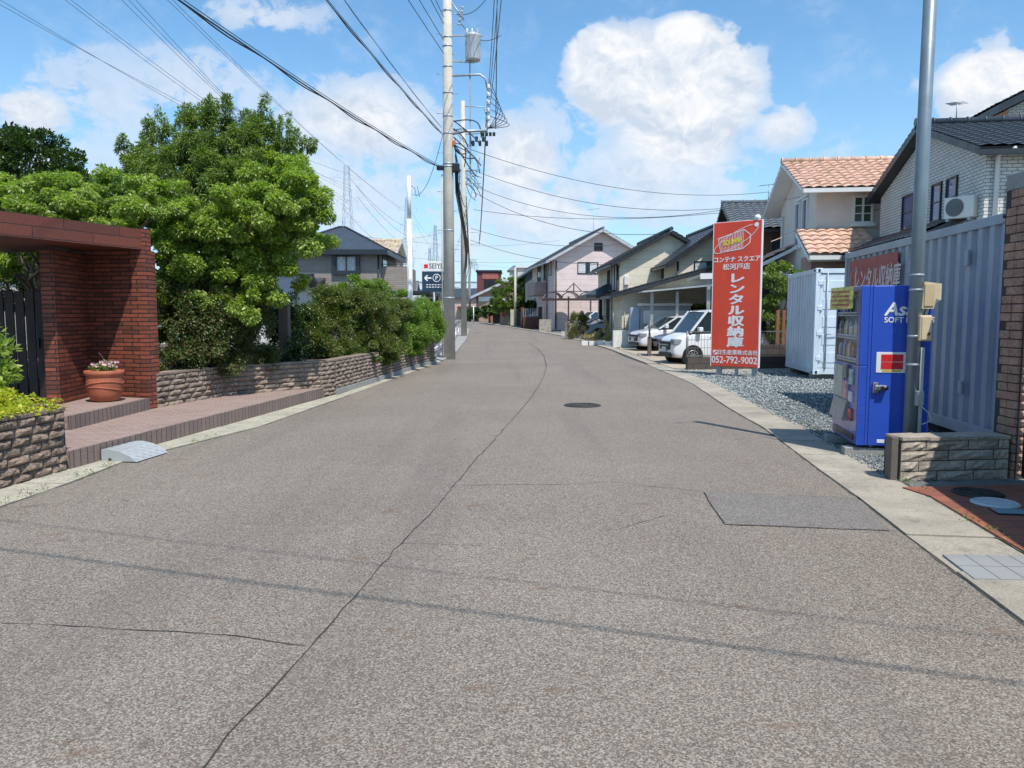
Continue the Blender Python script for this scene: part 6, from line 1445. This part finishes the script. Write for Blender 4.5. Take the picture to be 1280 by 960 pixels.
# service wires to the right over the street
for (px0, py0, Y0, px1, py1, Y1, sg, l_) in ((578, 183, 28, 960, 240, 33, .7, 'long service wire crossing the street to the brown roofed house'), (585, 210, 28, 1000, 246, 27, .9, 'second service wire crossing the street toward the cream house'),
        (592, 232, 57, 905, 262, 44, 1.2, 'distant service wire reaching the beige house roof'), (592, 240, 57, 830, 292, 46, 1.0, 'black service wire running down to the beige gable'), (592, 262, 57, 900, 266, 45, .5, 'faint service wire high above the pink house'),
        (588, 300, 57, 800, 330, 44, .6, 'low service wire across the pink gable'), (588, 285, 57, 775, 305, 56, .6, 'service wire meeting the pink gable edge'), (600, 196, 57, 560, 330, 200, 2, 'wire fading to the distance behind the poles'),
        (905, 262, 44, 1098, 250, 26.5, .4, 'thin service wire passing before the cream house wall'), (960, 240, 33, 1098, 262, 26.5, .3, 'short service wire ending at the corner of the cream house')):
    wire(P(px0, py0, Y0), P(px1, py1, Y1), sg, .010 if Y0 < 40 else .016, l_, wirem if 'black' in l_ else wireg, group='service wires crossing the street')
# cross street cables overhead, whose shadows cross the asphalt
wire((-9.94, 4.92, 6.0), (8.5, -1.35, 6.0), .12, .011, 'power cable crossing the street overhead, nearer the viewer', group='service wires crossing the street')
wire((-9.94, 5.45, 6.2), (8.5, -.90, 6.2), .12, .006, 'thin power cable crossing the street overhead, beside the thicker one', group='service wires crossing the street')
# white slim pole with its wire and the parking sign
wpz = empty('white_pole', (*P(513, 400, 33).xy, 0), 0, 'slim white metal pole rising behind the green shrubs', 'pole')
MB().tube([(0, 0, 0), (0, 0, 5.6)], .115, 14).tube([(0, 0, 5.6), (0, 0, 7.4)], .085, 12).build('shaft', white, wpz)
MB().tube([(.09, 0, 7.0), (.25, 0, 6.9), (.3, 0, 6.6), (.45, 0, 6.55), (.35, 0, 7.0)], .014, 5).build('cable_loop', mat('cable_blue', (.05, .12, .3)), wpz)
MB().bbox(.05, .5, -.08, .08, 2.1, 2.4, .02).build('box', mat('meter_white', (.6, .6, .58)), wpz)
wire(P(516, 243, 33), P(557, 152, 28), .8, .010, 'thin wire drooping from the white pole up to the large pole', wirem)
sg = empty('store_sign', (*P(528, 400, 36).xy, 0), 0, 'white and dark blue parking direction sign with arrow behind the green shrub', 'sign')
navy = mat('sign_navy', (.018, .045, .085), .4); MB().bbox(0, 1.14, 0, .08, 2.62, 3.55, .01).build('lower_panel', navy, sg); MB().bbox(0, 1.14, 0, .08, 3.56, 4.02, .01).build('upper_panel', mat('sign_white', (.75, .75, .75), .4), sg)
MB().tube([(.55, .06, 0), (.55, .06, 2.62)], .05, 8).build('post', steelgrey, sg)
text('lettering', 'SEIYU', .34, mat('text_dark', (.10, .10, .11)), sg, (.70, -.004, 3.79), bold=.006, sx=.86, ext=.002)
MB().box(.10, .28, -.005, -.002, 3.70, 3.88).build('logo', mat('logo_red', (.65, .01, .03), .5), sg)
mb = MB().beam((.14, -.004, 3.25), (.44, -.004, 3.25), .004, .07).beam((.13, -.0055, 3.25), (.26, -.0055, 3.38), .06, .003, up=(0, 1, 0)).beam((.13, -.007, 3.25), (.26, -.007, 3.12), .06, .003, up=(0, 1, 0)); mb.build('arrow', wtext, sg)
mb = MB().tube([(.68 + .17 * math.cos(a), -.005, 3.25 + .17 * math.sin(a)) for a in [i * 6.2832 / 28 for i in range(29)]], .018, 6, False); mb.build('ring', wtext, sg)
text('lettering', 'P', .26, wtext, sg, (.68, -.004, 3.25), bold=.004); text('lettering', '2', .34, wtext, sg, (.98, -.004, 3.25), bold=.006)
mb = MB(); [mb.box(.2 + (i % 6) * .13, .29 + (i % 6) * .13, -.004, -.002, 2.92 - .11 * (i // 6), 2.96 - .11 * (i // 6)) for i in range(12)]; mb.build('small_print', wtext, sg)
# transmission towers
def pylon(x, y, h, label, wbase=7, arms_=((.92, 9), (.78, 7), (.64, 9), (.50, 7)), r=.085):
    t_ = empty('transmission_tower', (x, y, 0), .5, label, 'pylon', 'lattice towers on the skyline'); mb = MB(); N = 11; pv_ = None
    def lv(f): k = wbase * (1 - f) ** 1.1 * .32 + .7; z = h * f; return [V((-k, -k, z)), V((k, -k, z)), V((k, k, z)), V((-k, k, z))]
    for i in range(N + 1):
        c_ = lv(min(1, i / N))
        if pv_:
            for j in range(4): mb.beam(pv_[j], c_[j], r * 1.3); mb.beam(pv_[j], c_[(j + 1) % 4], r * .7); mb.beam(pv_[(j + 1) % 4], c_[j], r * .7); mb.beam(c_[j], c_[(j + 1) % 4], r * .7)
        pv_ = c_
    mb.build('lattice_mast', wg_, t_)
    for f, L in arms_:
        z = h * f; MB().beam((-L / 2, 0, z), (L / 2, 0, z), r).beam((-L / 2, 0, z), (0, 0, z + 1.8), r * .8).beam((L / 2, 0, z), (0, 0, z + 1.8), r * .8).build('crossarm', wg_, t_)
        for s_ in (-1, 1): MB().beam((s_ * L / 2, 0, z), (s_ * L / 2 * .9, 0, z - 2.4), r * .9).build('insulator', wg_, t_)
    return t_
wg_ = mat('tower_steel', (.42, .48, .54), .6, .1)
pylon(P(437, 394, 250).x, 250, 49, 'left lattice transmission tower rising beside the dark hip roof', 6.5)
pylon(P(511, 394, 350).x, 350, 54, 'middle lattice transmission tower behind the white pole', 7, r=.11)
pylon(P(545, 394, 560).x, 560, 66, 'distant lattice transmission tower left of the large utility pole', 8, r=.17)
pylon(P(538, 394, 700).x, 700, 62, 'most distant small lattice tower above the parking sign', 8, r=.2)
def tline(a, b_, label, r=.03):
    """a on the far tower; b_ seen at the top of the frame, carried on past it"""
    a, b_ = V(a), V(b_); e = a + (b_ - a) * 1.25; return wire(a, e, 3.2, r, label, wireg, 'transmission_line', 'power line', 'transmission lines over the garden trees', n=24)
for (pa, Ya, pb_x, zz) in (((437, 218), 250, (22, 0), 45), ((437, 232), 250, (30, 0), 46), ((437, 240), 250, (105, 0), 45), ((440, 238), 250, (112, 0), 46), ((437, 252), 250, (170, 0), 45), ((437, 256), 250, (178, 0), 46), ((437, 262), 250, (186, 0), 46), ((505, 262), 350, (228, 0), 48), ((505, 264), 350, (234, 0), 48)):
    tline(P(*pa, Ya), P(pb_x[0], 0, 114), 'thin transmission line sweeping down over the garden trees to the lattice towers', .035)
for (a, Ya, b_, Yb) in (((437, 222), 250, (512, 285), 350), ((445, 232), 250, (518, 300), 350), ((447, 246), 250, (520, 315), 350), ((430, 262), 250, (505, 320), 350), ((512, 262), 350, (545, 300), 560), ((520, 280), 350, (547, 315), 560), ((437, 292), 250, (560, 288), 300), ((515, 302), 350, (700, 300), 420), ((515, 322), 350, (720, 322), 420), ((545, 320), 560, (660, 335), 600)):
    wire(P(*a, Ya), P(*b_, Yb), 2.5, .05, 'faint transmission line strung between the skyline towers', wireg, 'transmission_line', 'power line', 'transmission lines on the skyline')
